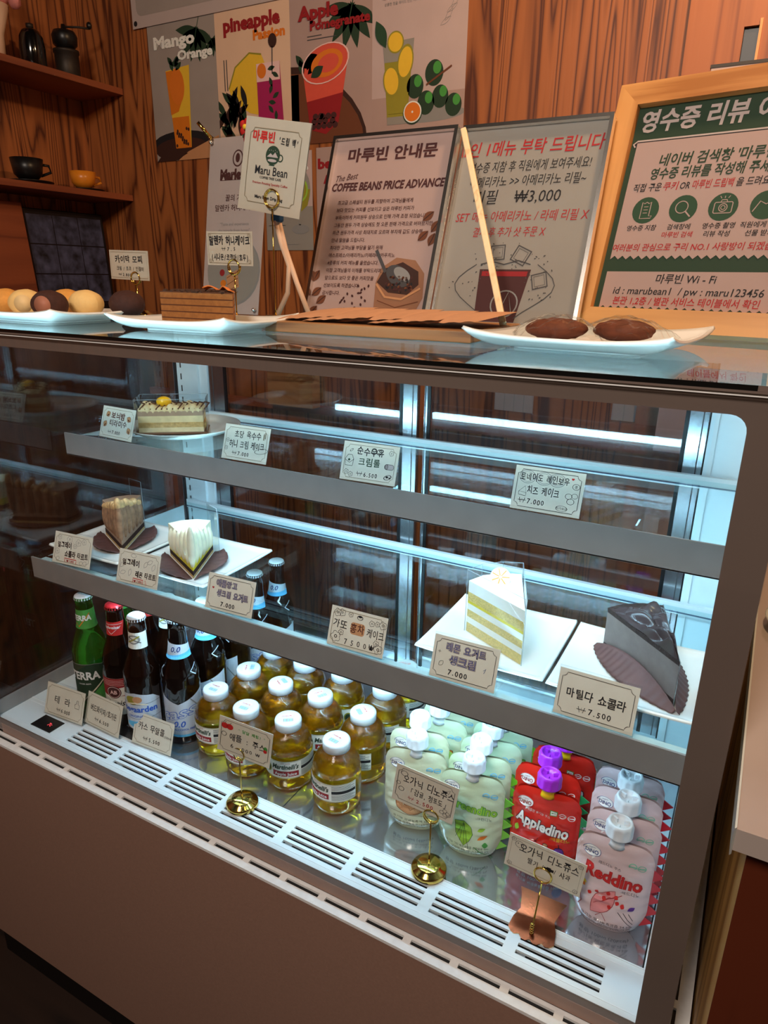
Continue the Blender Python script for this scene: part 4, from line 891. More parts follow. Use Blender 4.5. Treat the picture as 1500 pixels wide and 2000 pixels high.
film(t, [(Rr[0]-.03, Rr[1]+.002), (Rr[0]+.004, Rr[1]-.004)], .002, .095)
t, tip, L, Rr = tart((-.797, .216), (-.746, .164), (-.850, .217), (-.797, .267), 'lemon tart slice with tall white meringue and dark base', 'meringue', 'lemon', None, .083, 'meringue')
film(t, [(Rr[0]-.012, Rr[1]+.006), (Rr[0]+.016, Rr[1]-.004)], .002, .085)
# tiramisu
c = (-.893, .292); t = thing('tiramisu_slice', 'long tiramisu slice in clear film on a brown board with a chestnut', 'cake', (c[0], c[1], zu+.0072), R(38))
MB().box(-.060, .060, -.032, .032, 0, .003, 'cboard').build('cake_board', t, bevel=.0008)
mb = MB()
for z0, z1, m in ((.003, .011, 'cream_b'), (.011, .020, 'biscuit'), (.020, .031, 'cream_b'), (.031, .039, 'mousse')): mb.box(-.054, .054, -.027, .027, z0, z1, m)
for k in range(11):
    for s in (-1, 0, 1): mb.ball((-.047+.0094*k, .017*s, .0400), (.008, .011, .0075+.003*math.sin(k*1.7+s)), 'cream_b', nu=12, nv=8)
mb.build('layers', t)
mb = MB()
for k in range(13): mb.tube([(-.05+.009*k, -.026, .0425), (-.044+.009*k, -.007, .0490), (-.053+.009*k, .010, .0485), (-.046+.009*k, .026, .0435)], .0013, 'cocoa', 6)
mb.build('cocoa_drizzle', t)
for s in (-1, 1): MB().ball((.0545, .014*s, .0125), (.003, .009, .007), 'biscuit').ball((.0565, .014*s, .0125), (.0015, .006, .0045), 'sponge').build('sponge_finger', t)
MB().ball((-.012, -.004, .052), (.013, .011, .009), 'mango').build('chestnut', t)
mb = MB()
for x0, y0, x1, y1 in ((-.058, -.030, .058, -.030), (-.058, .030, .058, .030), (-.058, -.030, -.058, .030), (.0595, -.030, .0595, .030)):
    mb.grid(lambda u, v: (x0+(x1-x0)*u+.0006*math.sin(8*v+6*u), y0+(y1-y0)*u+.0006*math.sin(5*u+9*v), .0035+.056*v), 6, 6, 'film')
    mb.tube([(x0, y0, .004), (x0, y0, .0595), (x1, y1, .0595)], .00035, 'film_edge_glint', 5)
mb.build('clear_wrapper', t)
# ------------------------------------------------------------ posters on the rear wall
WY = 1.1985
def poster(x0, x1, z0, z1, label, draw, bg, group='drink posters on the rear wall', y=WY):
    w, h = x1-x0, z1-z0; p = Pr(); draw(p, w, h)
    mb = MB().box(0, w, -.0008, 0, 0, h, bg); p.put(mb, lambda u, v, l: (min(w, max(0, u)), -.0009-.00022*l, min(h, max(0, v))))
    o = mb.build('poster'); o.location = (x0, y, z0); return tag(o, label, 'poster', group)
def leafy(p, u, v, s, rot, mat='dgreen', vein='forest'):
    for k in range(-3, 4): p.poly(lens_poly(u+s*.32*math.cos(R(rot))*1 + s*.30*math.cos(R(rot+k*26)), v+s*.32*math.sin(R(rot)) + s*.30*math.sin(R(rot+k*26)), s*.42, s*.12, rot+k*26), mat, 1)
    p.line([(u, v), (u+s*math.cos(R(rot)), v+s*math.sin(R(rot)))], s*.02, vein, 2)
def sprig(p, u, v, s, mat='forest', n=6):
    for k in range(n): p.poly(lens_poly(u+s*math.cos(k*2.4)*.5, v+s*(.25+k*.12), s*.5, s*.22, 40+k*67), mat if k % 2 else 'dgreen', 5)
def d_mango(p, w, h):
    leafy(p, w*.78, h*.99, w*.42, -110); leafy(p, w*.92, h*.86, w*.22, -60, 'dgreen')
    p.ell(w*.42, h*.115, w*.50, h*.105, 'ink', 1); p.ell(w*.40, h*.085, w*.42, h*.085, 'dbrown', 2); p.poly([(w*.34, 0), (w*.5, h*.06), (w*.98, h*.16), (w*.99, 0)], 'tan', 3); p.poly([(0, 0), (w*.30, 0), (w*.5, h*.05), (w*.1, h*.06)], 'dbrown', 3)
    p.poly([(w*.24, h*.66), (w*.60, h*.68), (w*.56, h*.09), (w*.32, h*.09)], 'yellow', 3); p.poly([(w*.24, h*.655), (w*.44, h*.66), (w*.47, h*.45), (w*.40, h*.36), (w*.28, h*.34)], 'amber', 4); p.poly([(w*.29, h*.32), (w*.55, h*.32), (w*.56, h*.09), (w*.32, h*.09)], 'amber', 4); p.ell(w*.40, h*.54, w*.11, h*.13, 'orange', 5)
    for k in range(16): p.ell(w*(.34+.20*((k*.37) % 1)), h*(.11+.13*((k*.61) % 1)), w*.014, w*.018, 'dbrown', 6)
    sprig(p, w*.38, h*.66, w*.12)
    p.text('Mango', w*.40, h*.865, h*.115, 'cream', .045, width=w*.62, l=7); p.text('Orange', w*.70, h*.755, h*.088, 'cream', .045, width=w*.52, l=7)
def d_pine(p, w, h):
    p.text('pineapple', w*.50, h*.885, h*.125, 'dred', .05, width=w*.76); p.text('Passion', w*.73, h*.79, h*.085, 'orange', .05, width=w*.42)
    p.poly([(w*.16, h*.46), (w*.26, h*.60), (w*.46, h*.68), (w*.62, h*.66), (w*.70, h*.55), (w*.70, h*.24), (w*.44, h*.28), (w*.2, h*.38)], 'yellow', 1); p.line([(w*.16, h*.46), (w*.26, h*.60), (w*.46, h*.68), (w*.62, h*.66)], w*.016, 'olive', 2)
    r = random.Random(3)
    for k in range(26): p.poly(lens_poly(w*(.02+.40*r.random()), h*(.10+.30*r.random()), w*.12, w*.035, r.uniform(20, 150)), r.choice(['ink', 'dgreen', 'dbrown']), 3)
    p.poly([(w*.55, h*.60), (w*.86, h*.60), (w*.90, h*.12), (w*.84, h*.06), (w*.60, h*.06), (w*.56, h*.12)], 'magenta', 4); p.poly([(w*.55, h*.60), (w*.86, h*.60), (w*.86, h*.48), (w*.55, h*.48)], 'lpink', 5); p.ell(w*.62, h*.55, w*.06, w*.07, 'orange', 6)
    for k in range(9): p.poly(lens_poly(w*(.76+.04*math.sin(k*2)), h*(.20+.045*k), w*.05, w*.022, 50+k*40), 'dgreen', 6)
    p.line([(w*.76, h*.52), (w*.77, h*.70)], w*.012, 'dgrey', 6); p.ell(w*.775, h*.735, w*.055, w*.065, 'dbrown', 6)
    for k in range(2): p.rect(w*(.10+.035*k), w*(.112+.035*k), h*.45, h*.66, 'dgrey', 1)
def d_apple(p, w, h):
    h0, h = h, h*.92
    leafy(p, w*.80, h*1.0, w*.50, -105); 
    p.ell(w*.25, h*.16, w*.75, h*.34, 'dbrown', 1, -28); p.ell(w*.28, h*.16, w*.68, h*.29, 'brown', 2, -28); p.rect(0, w*.10, 0, h*.50, 'dbrown', 2)
    p.poly([(w*.16, h*.50), (w*.72, h*.58), (w*.60, h*.14), (w*.44, h*.06), (w*.24, h*.10)], 'coral', 3); p.poly([(w*.20, h*.30), (w*.66, h*.34), (w*.60, h*.14), (w*.44, h*.06), (w*.24, h*.10)], 'dred', 4); p.ell(w*.44, h*.55, w*.29, h*.125, 'coral', 5, 12); p.ell(w*.46, h*.55, w*.20, h*.09, 'orange', 6, 12); p.ell(w*.48, h*.55, w*.13, h*.06, 'coral', 7, 12); p.ell(w*.44, h*.55, w*.30, h*.132, 'lpink', 8, 12, hole=.94)
    for k in range(14): p.ell(w*(.28+.30*((k*.41) % 1)), h*(.12+.10*((k*.67) % 1)), w*.035, w*.03, 'inkm', 6)
    sprig(p, w*.20, h*.50, w*.16); p.poly(lens_poly(w*.34, h*.50, w*.09, w*.05, 30), 'dgreen', 9)
    p.text('Apple', w*.36, h*.905, h*.125, 'dred', .05, width=w*.50, l=10); p.text('Pomegranate', w*.62, h*.815, h*.085, 'dred', .045, width=w*.72, l=10)
    for k in range(2): p.rect(w*.22, w*(.40+.18*k), h*(.742-.022*k), h*(.748-.022*k), 'dgrey', 2)
def d_ade(p, w, h):
    h0, h = h, h*.95
    p.rect(0, w, 0, h*.28, 'paper_pk', 1); p.ell(w*.6, h*.145, w*.42, h*.05, 'grey', 2)
    p.poly([(w*.13, h*.60), (w*.45, h*.61), (w*.40, h*.10), (w*.18, h*.10)], 'olive', 3); p.poly([(w*.12, h*.62), (w*.46, h*.63), (w*.445, h*.50), (w*.14, h*.50)], 'paper_g', 4); p.poly([(w*.18, h*.10), (w*.40, h*.10), (w*.405, h*.15), (w*.178, h*.15)], 'paper_g', 4)
    for u, v, a, b, r in ((.26, .62, .09, .07, 20), (.37, .49, .085, .11, -10), (.22, .38, .09, .10, 10)): p.ell(w*u, h*v, w*a, h*b, 'olive', 5, r); p.ell(w*u, h*v, w*a*.86, h*b*.86, 'yellow', 6, r)
    p.poly([(w*.19, h*.17), (w*.40, h*.17), (w*.41, h*.30), (w*.3, h*.26)], 'olive', 7); p.poly(lens_poly(w*.10, h*.68, w*.13, w*.06, 115), 'forest', 7)
    for u, v, a in ((.48, .33, .09), (.68, .40, .095), (.60, .22, .09), (.75, .25, .085), (.89, .19, .085)): p.ell(w*u, h*v, w*a, w*a*1.15, 'dgreen', 3); p.ell(w*(u+.03), h*(v+.03), w*a*.45, w*a*.55, 'green', 4)
    p.line([(w*.60, h*.33), (w*.86, h*.43)], w*.016, 'brown', 6); p.ell(w*.46, h*.165, w*.105, h*.075, 'dgreen', 7); p.ell(w*.46, h*.17, w*.098, h*.07, 'cream', 8); p.ell(w*.46, h*.17, w*.086, h*.061, 'orange', 9); p.ell(w*.46, h*.17, w*.01, w*.01, 'cream', 10)
    for k in range(5): p.line(lens_poly(w*(.78+.03*k), h*(.70+.035*k), w*.06, w*.018, 30+20*(k % 2)), w*.003, 'grey', 2, True)
    p.text('청귤에이드', w*.36, h*.925, h*.085, 'ink', .035, width=w*.56, l=3); p.text('상큼한 청귤 에이드 한잔 어떠세요', w*.34, h*.855, h*.022, 'grey', l=3); p.rect(w*.3, w*.68, h*.045, h*.049, 'grey', 3)
poster(-1.793, -1.530, 1.784, 2.152, 'grey drink poster lettered Mango Orange, leftmost on the wall', d_mango, 'paper_gr')
poster(-1.530, -1.269, 1.786, 2.156, 'cream drink poster lettered pineapple Passion', d_pine, 'paper_cr')
poster(-1.269, -1.013, 1.797, 2.168, 'drink poster lettered Apple Pomegranate with a red glass', d_apple, 'paper_pk')
poster(-1.013, -.752, 1.789, 2.160, 'mauve drink poster with green citrus fruit and a lemon glass', d_ade, 'paper_lv')
def d_top(p, w, h):
    p.poly(rrect(.02, w-.02, .030, h-.02, .02), 'paper_gr', 1); p.ell(w*.5, .12, .09, .05, 'ink', 2); p.ell(.013, .013, .007, .007, 'ink', 3); p.ell(w-.013, .013, .007, .007, 'ink', 3)
poster(-1.846, -1.20, 2.148, 2.50, 'white sheet with a grey rounded photo above the drink posters', d_top, 'paper_w', y=WY-.0035)
def d_grape(p, w, h):
    p.rect(0, w, h*.45, h, 'paper_lv', 1); p.ell(w*.72, h*.62, w*.24, h*.22, 'paper_g', 2); p.poly([(w*.48, h*.62), (w*.96, h*.62), (w*.90, h*.46), (w*.72, h*.38), (w*.54, h*.46)], 'olive', 3); p.ell(w*.72, h*.62, w*.19, h*.13, 'lime', 4); p.ell(w*.72, h*.62, w*.16, h*.11, 'olive', 5); p.poly([(w*.70, h*.38), (w*.76, h*.38), (w*.75, h*.26), (w*.71, h*.26)], 'paper_g', 3); p.ell(w*.74, h*.22, w*.18, h*.05, 'grey', 3); p.poly(lens_poly(w*.62, h*.76, w*.12, w*.05, 50), 'ink', 6)
    p.text('Green', w*.68, h*.92, h*.055, 'forest', .02, width=w*.36, l=4); p.text('Grape', w*.62, h*.84, h*.07, 'white', .03, width=w*.62, l=4); p.text('Real', w*.2, h*.36, h*.07, 'dgrey', shear=.3, l=4); p.rect(w*.06, w*.42, h*.26, h*.265, 'dgrey', 4); p.rect(w*.3, w*.7, h*.06, h*.064, 'grey', 4)
poster(-1.372, -1.205, 1.521, 1.782, 'small poster of a green grape drink hanging behind the white drip bag', d_grape, 'paper_g')
def d_berry(p, w, h):
    p.text('berry', w*.24, h*.86, h*.12, 'dred', .05, width=w*.44); p.text('Ade', w*.2, h*.72, h*.10, 'dred', .05); p.ell(w*.5, h*.34, w*.28, h*.22, 'coral', 1)
poster(-1.190, -.95, 1.50, 1.786, 'poster with a red letter mostly hidden behind the coffee notice', d_berry, 'paper_pk')
def d_grid(p, w, h):
    for k in range(1, 4): p.rect(0, w, h*k/4, h*k/4+.0012, 'grey', 1); p.rect(w*k/4, w*k/4+.0012, 0, h, 'grey', 1)
poster(-.623, -.516, 1.113, 1.30, 'white gridded sheet seen through the left sliding door', d_grid, 'paper_w', 'gridded sheets behind the case')
poster(-.314, -.200, 1.118, 1.30, 'white gridded sheet seen through the right sliding door', d_grid, 'paper_w', 'gridded sheets behind the case')
t = thing('wooden_box', 'pale wooden box on the ledge behind the case', 'box', (-1.245, 1.135, 1.0725)); MB().box(-.083, .083, -.02, .02, 0, .012, 'board_wood').box(-.083, .083, -.02, -.012, .012, .17, 'board_wood').box(-.083, .083, .012, .02, .012, .17, 'board_wood').box(-.083, -.075, -.012, .012, .012, .17, 'board_wood').box(.075, .083, -.012, .012, .012, .17, 'board_wood').build('box_body', t)
t = thing('grey_board', 'grey board leaning on the wall behind the wooden framed notice', 'board', (.10, 1.115, 1.0725), rot=(R(-4), 0, 0)); MB().box(-.295, .30, -.006, .006, 0, .792, 'paper_lv').build('panel', t); MB().box(-.297, .302, -.0075, .0075, .792, .798, 'dgrey').build('top_edge', t)

# ------------------------------------------------------------ leaning notices on top of the case
ZT = 1.3792
def notice(x, y, rz, lean, W_, H_, rail, fmat, thick, label, draw, bg, group=None, fv=None):
    t = thing('framed_notice', label, 'notice', (x, y, ZT+thick/2*math.sin(R(lean))), rot=(R(-lean), 0, R(rz)), group=group)
    fv = fv or fmat; mb = MB(); a, b = W_/2, rail
    mb.prism([(-a, 0), (-a+b, b), (-a+b, H_-b), (-a, H_)], -thick/2, thick/2, fv, XZ); mb.prism([(a, 0), (a, H_), (a-b, H_-b), (a-b, b)], -thick/2, thick/2, fv, XZ)
    mb.prism([(-a, H_), (-a+b, H_-b), (a-b, H_-b), (a, H_)], -thick/2, thick/2, fmat, XZ); mb.prism([(-a, 0), (a, 0), (a-b, b), (-a+b, b)], -thick/2, thick/2, fmat, XZ)
    mb.build('frame', t, bevel=.0012)
    p = Pr(); w, h = W_-2*b, H_-2*b; draw(p, w, h)
    mb = MB().box(-w/2-.001, w/2+.001, 0, .002, -.001, h+.001, bg); p.put(mb, lambda u, v, l: (min(w/2, max(-w/2, u)), -.0002-.00018*l, min(h, max(0, v)))); o = mb.build('sheet', t, loc=(0, 0, b))
    MB().box(-.012, .012, thick/2, thick/2+.004, .10, H_*.75, 'black', Matrix.Translation((0, thick/2, H_*.75)) @ Matrix.Rotation(R(lean+14), 4, 'X') @ Matrix.Translation((0, -thick/2, -H_*.75))).build('easel_leg', t)
    return t
def bean(p, u, v, a, rot, m='brown', l=3): p.poly(lens_poly(u, v, a, a*.62, rot), m, l); p.line([(u-a*.85*math.cos(R(rot)), v-a*.85*math.sin(R(rot))), (u+a*.1, v+a*.12), (u+a*.85*math.cos(R(rot)), v+a*.85*math.sin(R(rot)))], a*.14, 'dbrown', l+1)
def d_coffee(p, w, h):
    p.text('마루빈 안내문', .0, h*.91, h*.082, 'inkm', .03, width=w*.76); p.text('The Best', -w*.36, h*.79, h*.05, 'inkm', shear=.35, width=w*.20, rot=6); p.text('COFFEE BEANS PRICE ADVANCE', 0, h*.735, h*.062, 'inkm', .035, shear=.1, width=w*.96)
    L = ['최고급 스페셜티 원두를 지향하여 고객님들에게', '보다 맛있는 커피를 선보이고 싶은 마루빈 커피가', '부득이하게 커피원두 상승으로 인해 가격 조정 되었습니다.', '그동안 원두 가격 상승에도 첫 오픈 판매 가격으로 버텨왔지만', '최근 원두가격 사상 최대치로 오르며 부자재 값도 상승해', '안내 말씀을 드립니다.', '최대한 고객님들 부담을 덜기 위해', '에스프레소/아메리카노/카페라떼/카푸치노', '4종류의 커피 메뉴를 올렸습니다.', '이점 고객님들의 이해를 부탁드리며,', '앞으로도 보다 맛 좋은 커피맛을', '선보이도록 하겠습니다.', '감사합니다.']
    for k, s in enumerate(L): p.text(s, -w*.40, h*(.645-.0425*k), h*.0265, 'inkm', .008, al='L', sx=.92, l=2)
    p.poly([(w*.06, h*.20), (w*.09, h*.28), (w*.20, h*.335), (w*.36, h*.32), (w*.45, h*.25), (w*.47, h*.12), (w*.42, h*.03), (w*.24, h*.0), (w*.08, h*.05)], 'burlap', 1); p.poly([(w*.07, h*.20), (w*.12, h*.275), (w*.26, h*.31), (w*.40, h*.26), (w*.42, h*.19), (w*.34, h*.135), (w*.18, h*.145)], 'dbrown', 2)
    r = random.Random(5)
    for k in range(46): p.ell(w*(.26+.11*r.uniform(-1, 1)), h*(.19+.04*r.uniform(-1, 1)), w*.011, w*.008, r.choice(['brown', 'inkm', 'ink']), 4, r.uniform(0, 180))
    p.line([(w*.02, h*.375), (w*.13, h*.255)], w*.026, 'dgrey', 5); p.ell(w*.24, h*.235, w*.115, h*.050, 'dgrey', 3, -30); p.ell(w*.27, h*.245, w*.08, h*.03, 'grey', 4, -30); p.line([(w*.07, h*.19), (w*.16, h*.12), (w*.30, h*.11), (w*.44, h*.17)], w*.016, 'tan', 5); p.line([(w*.10, h*.10), (w*.26, h*.065), (w*.44, h*.10)], w*.006, 'brown', 5)
    for k in range(22): bean(p, w*(-.10+.10*r.uniform(-1.2, 1.1)), h*(.10+.085*r.uniform(-1, 1)), w*.014, r.uniform(0, 180), 'inkm', 2)
    for u, v, a in ((.40, .555, 40), (.47, .50, 60), (.385, .45, 45), (.46, .43, 70), (-.455, .14, 40), (-.40, .095, 40), (-.46, .03, 50), (-.485, .23, 60)): bean(p, w*u, h*v, w*.052, a)
notice(-.573, .400, 0, 20, .222, .302, .0055, 'chrome', .016, 'chrome framed coffee bean price notice with a burlap sack of beans', d_coffee, 'paper_pk', 'chrome framed notices on the case')
def d_refill(p, w, h):
    p.text('1인 1메뉴 부탁 드립니다', w*.0, h*.895, h*.085, 'inkr', .01, shear=.12, width=w*.98)
    p.text('영수증 지참 후 직원에게 보여주세요!', -w*.005, h*.80, h*.062, 'ink', .0, shear=.1, width=w*.86); p.text('아메리카노 >> 아메리카노 리필~', w*.0, h*.725, h*.062, 'ink', .0, shear=.1, width=w*.82); p.text('리필    ₩3,000', -w*.05, h*.645, h*.082, 'ink', .0, shear=.1, width=w*.62)
    p.text('SET 메뉴 아메리카노 / 라떼 리필 X', 0, h*.545, h*.062, 'inkr', .0, shear=.12, width=w*.94); p.text('결제 후 추가 샷 주문 X', -w*.06, h*.465, h*.056, 'inkr', .0, shear=.12, width=w*.52)
    p.poly([(-w*.22, h*.275), (w*.15, h*.275), (w*.09, h*.0), (-w*.20, h*.0)], 'inkm', 1); p.poly([(-w*.20, h*.265), (w*.13, h*.265), (w*.125, h*.24), (-w*.20, h*.24)], 'dred', 2); p.ell(.0, h*.10, w*.10, h*.07, 'grey', 2, 30, hole=.9); p.line([(-w*.04, h*.03), (w*.02, h*.16), (w*.06, h*.06)], w*.006, 'grey', 3)
    r = random.Random(9)
    def cube(u, v, s, a): p.line([(u+s*math.cos(R(a+90*k)), v+s*math.sin(R(a+90*k))) for k in range(4)], s*.14, 'dgrey', 2, True); p.line([(u+s*.7*math.cos(R(a+90*k)), v+s*.7*math.sin(R(a+90*k))) for k in range(4)], s*.05, 'dgrey', 2, True)
    cube(w*.06, h*.345, w*.075, 20); cube(-w*.11, h*.36, w*.07, 50); cube(w*.22, h*.22, w*.07, 60)
    for k in range(70):
        a = r.uniform(0, math.pi); q = r.uniform(.20, .40); p.ell(-w*.04+w*q*math.cos(a)*1.0, h*.12+h*q*.75*math.sin(a), w*.004*r.uniform(.5, 2), w*.004, 'dgrey', 2, r.uniform(0, 180))
    for s in (-1, 1): p.line([(-w*.03+s*w*(.22+.14*math.sin(k*.5)), h*(.30-.034*k)) for k in range(9)], w*.006, 'dgrey', 2)
    p.line([(-w*.22, h*.30), (-w*.14, h*.315), (-w*.05, h*.30), (w*.05, h*.32), (w*.14, h*.30)], w*.008, 'dgrey', 2)
notice(-.350, .420, 0, 20, .224, .304, .0055, 'chrome', .016, 'chrome framed refill notice with a splashing iced coffee picture', d_refill, 'paper_g', 'chrome framed notices on the case')
def d_review(p, w, h):
    x0 = -w/2
    p.text('영수증 리뷰 이벤트', 0, h*.925, h*.115, 'paper_w', .03, width=w*.94, shear=.08)
    p.poly(rrect(x0+.004, w/2-.004, h*.80, h*.835, .005), 'ink', 1); p.line([(x0+.006, h*.805), (x0+.003, h*.82), (x0+.008, h*.834), (w/2-.006, h*.834)], .0022, 'paper_w', 2)
    zig = [(x0+.008+(w-.016)*k/40, h*(.25 + (.018 if k % 2 else 0))) for k in range(41)]
    p.poly([(x0+.008, h*.825), *zig, (w/2-.008, h*.825)], 'paper_pk', 2)
    zig = [(x0+.008+(w-.016)*k/40, h*(.004+(.016 if k % 2 else 0))) for k in range(41)]
    p.poly([(x0+.008, h*.190), *zig, (w/2-.008, h*.190)], 'paper_pk', 2)
    p.text("네이버 검색창 '마루빈'", 0, h*.729, h*.064, 'dgreen', .02, shear=.12, width=w*.62, l=4); p.text('영수증 리뷰를 작성해 주세요!', 0, h*.664, h*.060, 'dgreen', .02, shear=.12, width=w*.69, l=4)
    for s, c, u, wd in (('직접 구운', 'ink', -.345, .16), ('쿠키', 'inkr', -.215, .08), ('OR', 'ink', -.135, .055), ('마루빈 드립백', 'inkr', .01, .21), ('을 드려요!', 'ink', .215, .17)): p.text(s, w*u, h*.600, h*.044, c, .012, shear=.12, width=w*wd, l=4)
    for k, (a, b) in enumerate((('영수증 지참', ''), ('검색창에', '마루빈 검색'), ('영수증 촬영', '리뷰 작성'), ('직원에게 인증', '선물 받기'))):
        u = w*(-.325+.2085*k); v = h*.489; r_ = w*.075; p.ell(u, v, r_, r_, 'forest', 3); p.text(a, u, h*.403, h*.030, 'ink', .012, shear=.1, l=4)
        if b: p.text(b, u, h*.366, h*.030, 'inkr' if k == 1 else 'ink', .012, shear=.1, l=4)
        c = 'paper_pk'
        if k == 0: p.line([(u-.006, v-.011), (u-.006, v+.011), (u-.003, v+.009), (u, v+.011), (u+.003, v+.009), (u+.006, v+.011), (u+.006, v-.008), (u+.010, v-.008), (u+.009, v-.011)], .0011, c, 4, True); [p.rect(u-.003, u+.003, v-.004+.0042*q, v-.0032+.0042*q, c, 4) for q in range(3)]
        if k == 1: p.ell(u-.002, v+.002, .0085, .0085, c, 4, hole=.86); p.line([(u+.004, v-.004), (u+.011, v-.011)], .0018, c, 4)
        if k == 2: p.line(rrect(u-.011, u+.011, v-.008, v+.006, .002), .0011, c, 4, True); p.ell(u, v-.001, .0055, .0055, c, 4, hole=.8); p.ell(u, v-.001, .003, .003, c, 4, hole=.7); p.line([(u-.004, v+.006), (u-.003, v+.009), (u+.003, v+.009), (u+.004, v+.006)], .0011, c, 4); [p.line([(u+q*.004, v+.011), (u+q*.006, v+.014)], .0009, c, 4) for q in (-1, 0, 1)]
        if k == 3: p.line([(u-.014, v-.008), (u-.007, v+.005), (u, v+.001), (u+.007, v+.005), (u+.014, v-.008)], .0012, c, 4); p.heart(u, v-.002, .006, 'paper_pk')
    p.text('여러분의 관심으로 구리 NO.1 사랑방이 되겠습니다', 0, h*.307, h*.040, 'inkr', .012, shear=.12, width=w*.93, l=4)
    p.text('마루빈 Wi - Fi', -w*.01, h*.155, h*.050, 'ink', .01, shear=.1, width=w*.32, l=4); p.text('id : marubean1  / pw : maru123456', 0, h*.097, h*.050, 'ink', .006, shear=.1, width=w*.80, l=4); p.text('본관 1,2층 / 별관 서비스 테이블에서 확인', 0, h*.046, h*.044, 'inkr', .012, shear=.1, width=w*.78, l=4)
notice(-.111, .4316, -11, 18, .300, .340, .030, 'frame_wood', .022, 'large wooden framed green and white review notice', d_review, 'dgreen', fv='frame_wood_v')
# acrylic honey cake panel
t = thing('acrylic_sign', 'tall clear acrylic sign with a honey cake leaflet and corner screws', 'sign', (-.890, .452, ZT), rot=(R(-10), 0, 0))
p = Pr(); w, h = .138, .312; p.rect(-w/2+.002, w/2-.002, .002, h-.002, 'paper_w', 0)
p.ell(0, h*.875, .012, .0145, 'inkm', 1); p.ell(0, h*.875, .0095, .012, 'paper_w', 2); p.ell(0, h*.877, .005, .008, 'inkm', 3); p.text('Marlenka', 0, h*.79, .024, 'inkm', .06, width=.078); p.rect(-.038, .038, h*.757, h*.760, 'inkm', 1); p.text('꿀의 기적', .0, h*.66, .0125, 'inkm', .01); p.text('말렌카 허니케이크', .0, h*.605, .0125, 'inkm', .01); p.text('"Taste and experience', 0, h*.515, .0075, 'grey'); p.text('the miracle from honey"', 0, h*.48, .0075, 'grey')
p.ell(.004, h*.25, .062, .062, 'grey', 1); p.ell(.002, h*.255, .060, .060, 'paper_g', 2); p.poly([(-.012, h*.22), (.014, h*.26), (.020, h*.16), (-.006, h*.14)], 'tan', 3); p.ell(-.022, h*.24, .006, .006, 'dred', 3); p.ell(-.018, h*.18, .007, .006, 'amber', 3)
for k in range(4): p.line([(-.010+.002*k, h*.21-.012*k), (.015+.001*k, h*.25-.012*k)], .001, 'brown', 4)
mb = MB(); mb.box(-w/2+.002, w/2-.002, -.0002, .0006, .002, h-.002, 'paper_w'); p.put(mb, lambda u, v, l: (u, -.0003-.0002*l, v)); mb.build('leaflet', t)
MB().box(-w/2, w/2, -.004, -.0022, 0, h, 'acrylic').box(-w/2, w/2, .001, .003, 0, h, 'acrylic').build('acrylic_panel', t)
for sx, vv in ((-1, .010), (1, .010), (-1, h-.010), (1, h-.010)):
    MB().lathe([(0, 0), (.0035, 0), (.0035, .003), (.002, .005), (0, .0055)], 'chrome', Matrix.Translation((sx*(w/2-.008), -.004, vv)) @ Matrix.Rotation(R(90), 4, 'X'), 16).build('corner_screw', t)
MB().tube([(-.060, -.006, h-.004), (-.072, -.030, h+.016)], .0032, 'gold').build('stud', t)
t = thing('flower_clip', 'red flower clip on top of the acrylic honey cake sign', 'clip', (-.864, .4995, ZT+.297))
mb = MB()
for k in range(5): mb.ball((.009*math.cos(k*1.256), -.004, .018+.009*math.sin(k*1.256)), (.007, .005, .007), 'red', nu=10, nv=8)
mb.build('flower', t); MB().ball((.001, -.010, .018), .0045, 'yellow', nu=10, nv=8).build('flower_centre', t)
mb = MB().ball((0, -.004, .0), (.007, .006, .010), 'dred', nu=12, nv=8); mb.build('bead', t); MB().box(-.008, -.001, -.007, -.001, .002, .010, 'dgreen').build('leaf', t)

# ring held cards and drip bag on top
ring_stand((-.917, .262, ZT), .063, 'gold ring holder behind the mochi plate', 'ring card holders on top of the case', rr=.0095)
def c_mochi(p, w, h):
    p.line([(-w/2+.003, .003), (w/2-.003, .003), (w/2-.003, h-.003), (-w/2+.003, h-.003)], .0005, 'inkol', closed=True)
    p.hand("카이막 모찌", .0, h*.70, .0125, 'ink', .062, .02); p.hand('크림 / 초코 / 인절미', .002, h*.38, .0075, 'ink', .062, .008); won(p, '2.800', -.010, h*.17, .0065, 'ink', .028)
held_card((-.930, .2618, ZT+.0605), 0, 1.5, .087, .045, 'small mochi price card held in a ring above the mochi', c_mochi, paper='paper_t', group='cards held in rings on top of the case')
ring_stand((-.705, .255, ZT), .081, 'gold ring holder behind the honey cake', 'ring card holders on top of the case', rr=.0105)
def c_honey(p, w, h):
    p.line([(-w/2+.003, .003), (w/2-.003, .003), (w/2-.003, h-.003), (-w/2+.003, h-.003)], .0006, 'inkol', closed=True)
    for a in (-1, 1):
        for b in (.006, h-.006): p.flower(a*(w/2-.006), b, .0025, 'inkol', .0004)
    p.hand('말렌카 허니케이크', 0, h*.73, .0135, 'ink', .076, .03); won(p, '7.5', .0, h*.49, .007, 'ink', .026); p.hand('(시나몬/코코아/호두)', .0, h*.24, .0105, 'ink', .070, .025)
held_card((-.712, .2547, ZT+.0835), 0, 1, .085, .0465, 'honey cake price card held in a ring before the acrylic sign', c_honey, paper='paper_t', group='cards held in rings on top of the case')
ring_stand((-.668, .302, ZT), .176, 'tall gold ring holder carrying the white drip bag', None, rr=.0125)
t = thing('drip_bag', 'white drip coffee bag with round green mountain logo held in a ring', 'coffee bag', (-.679, .3065, ZT+.157), rot=(R(-3), R(9.5), 0))
w, h = .114, .124
mb = MB(); bulge = lambda u, v: .0035*(math.sin(math.pi*u)*math.sin(math.pi*v))**.6
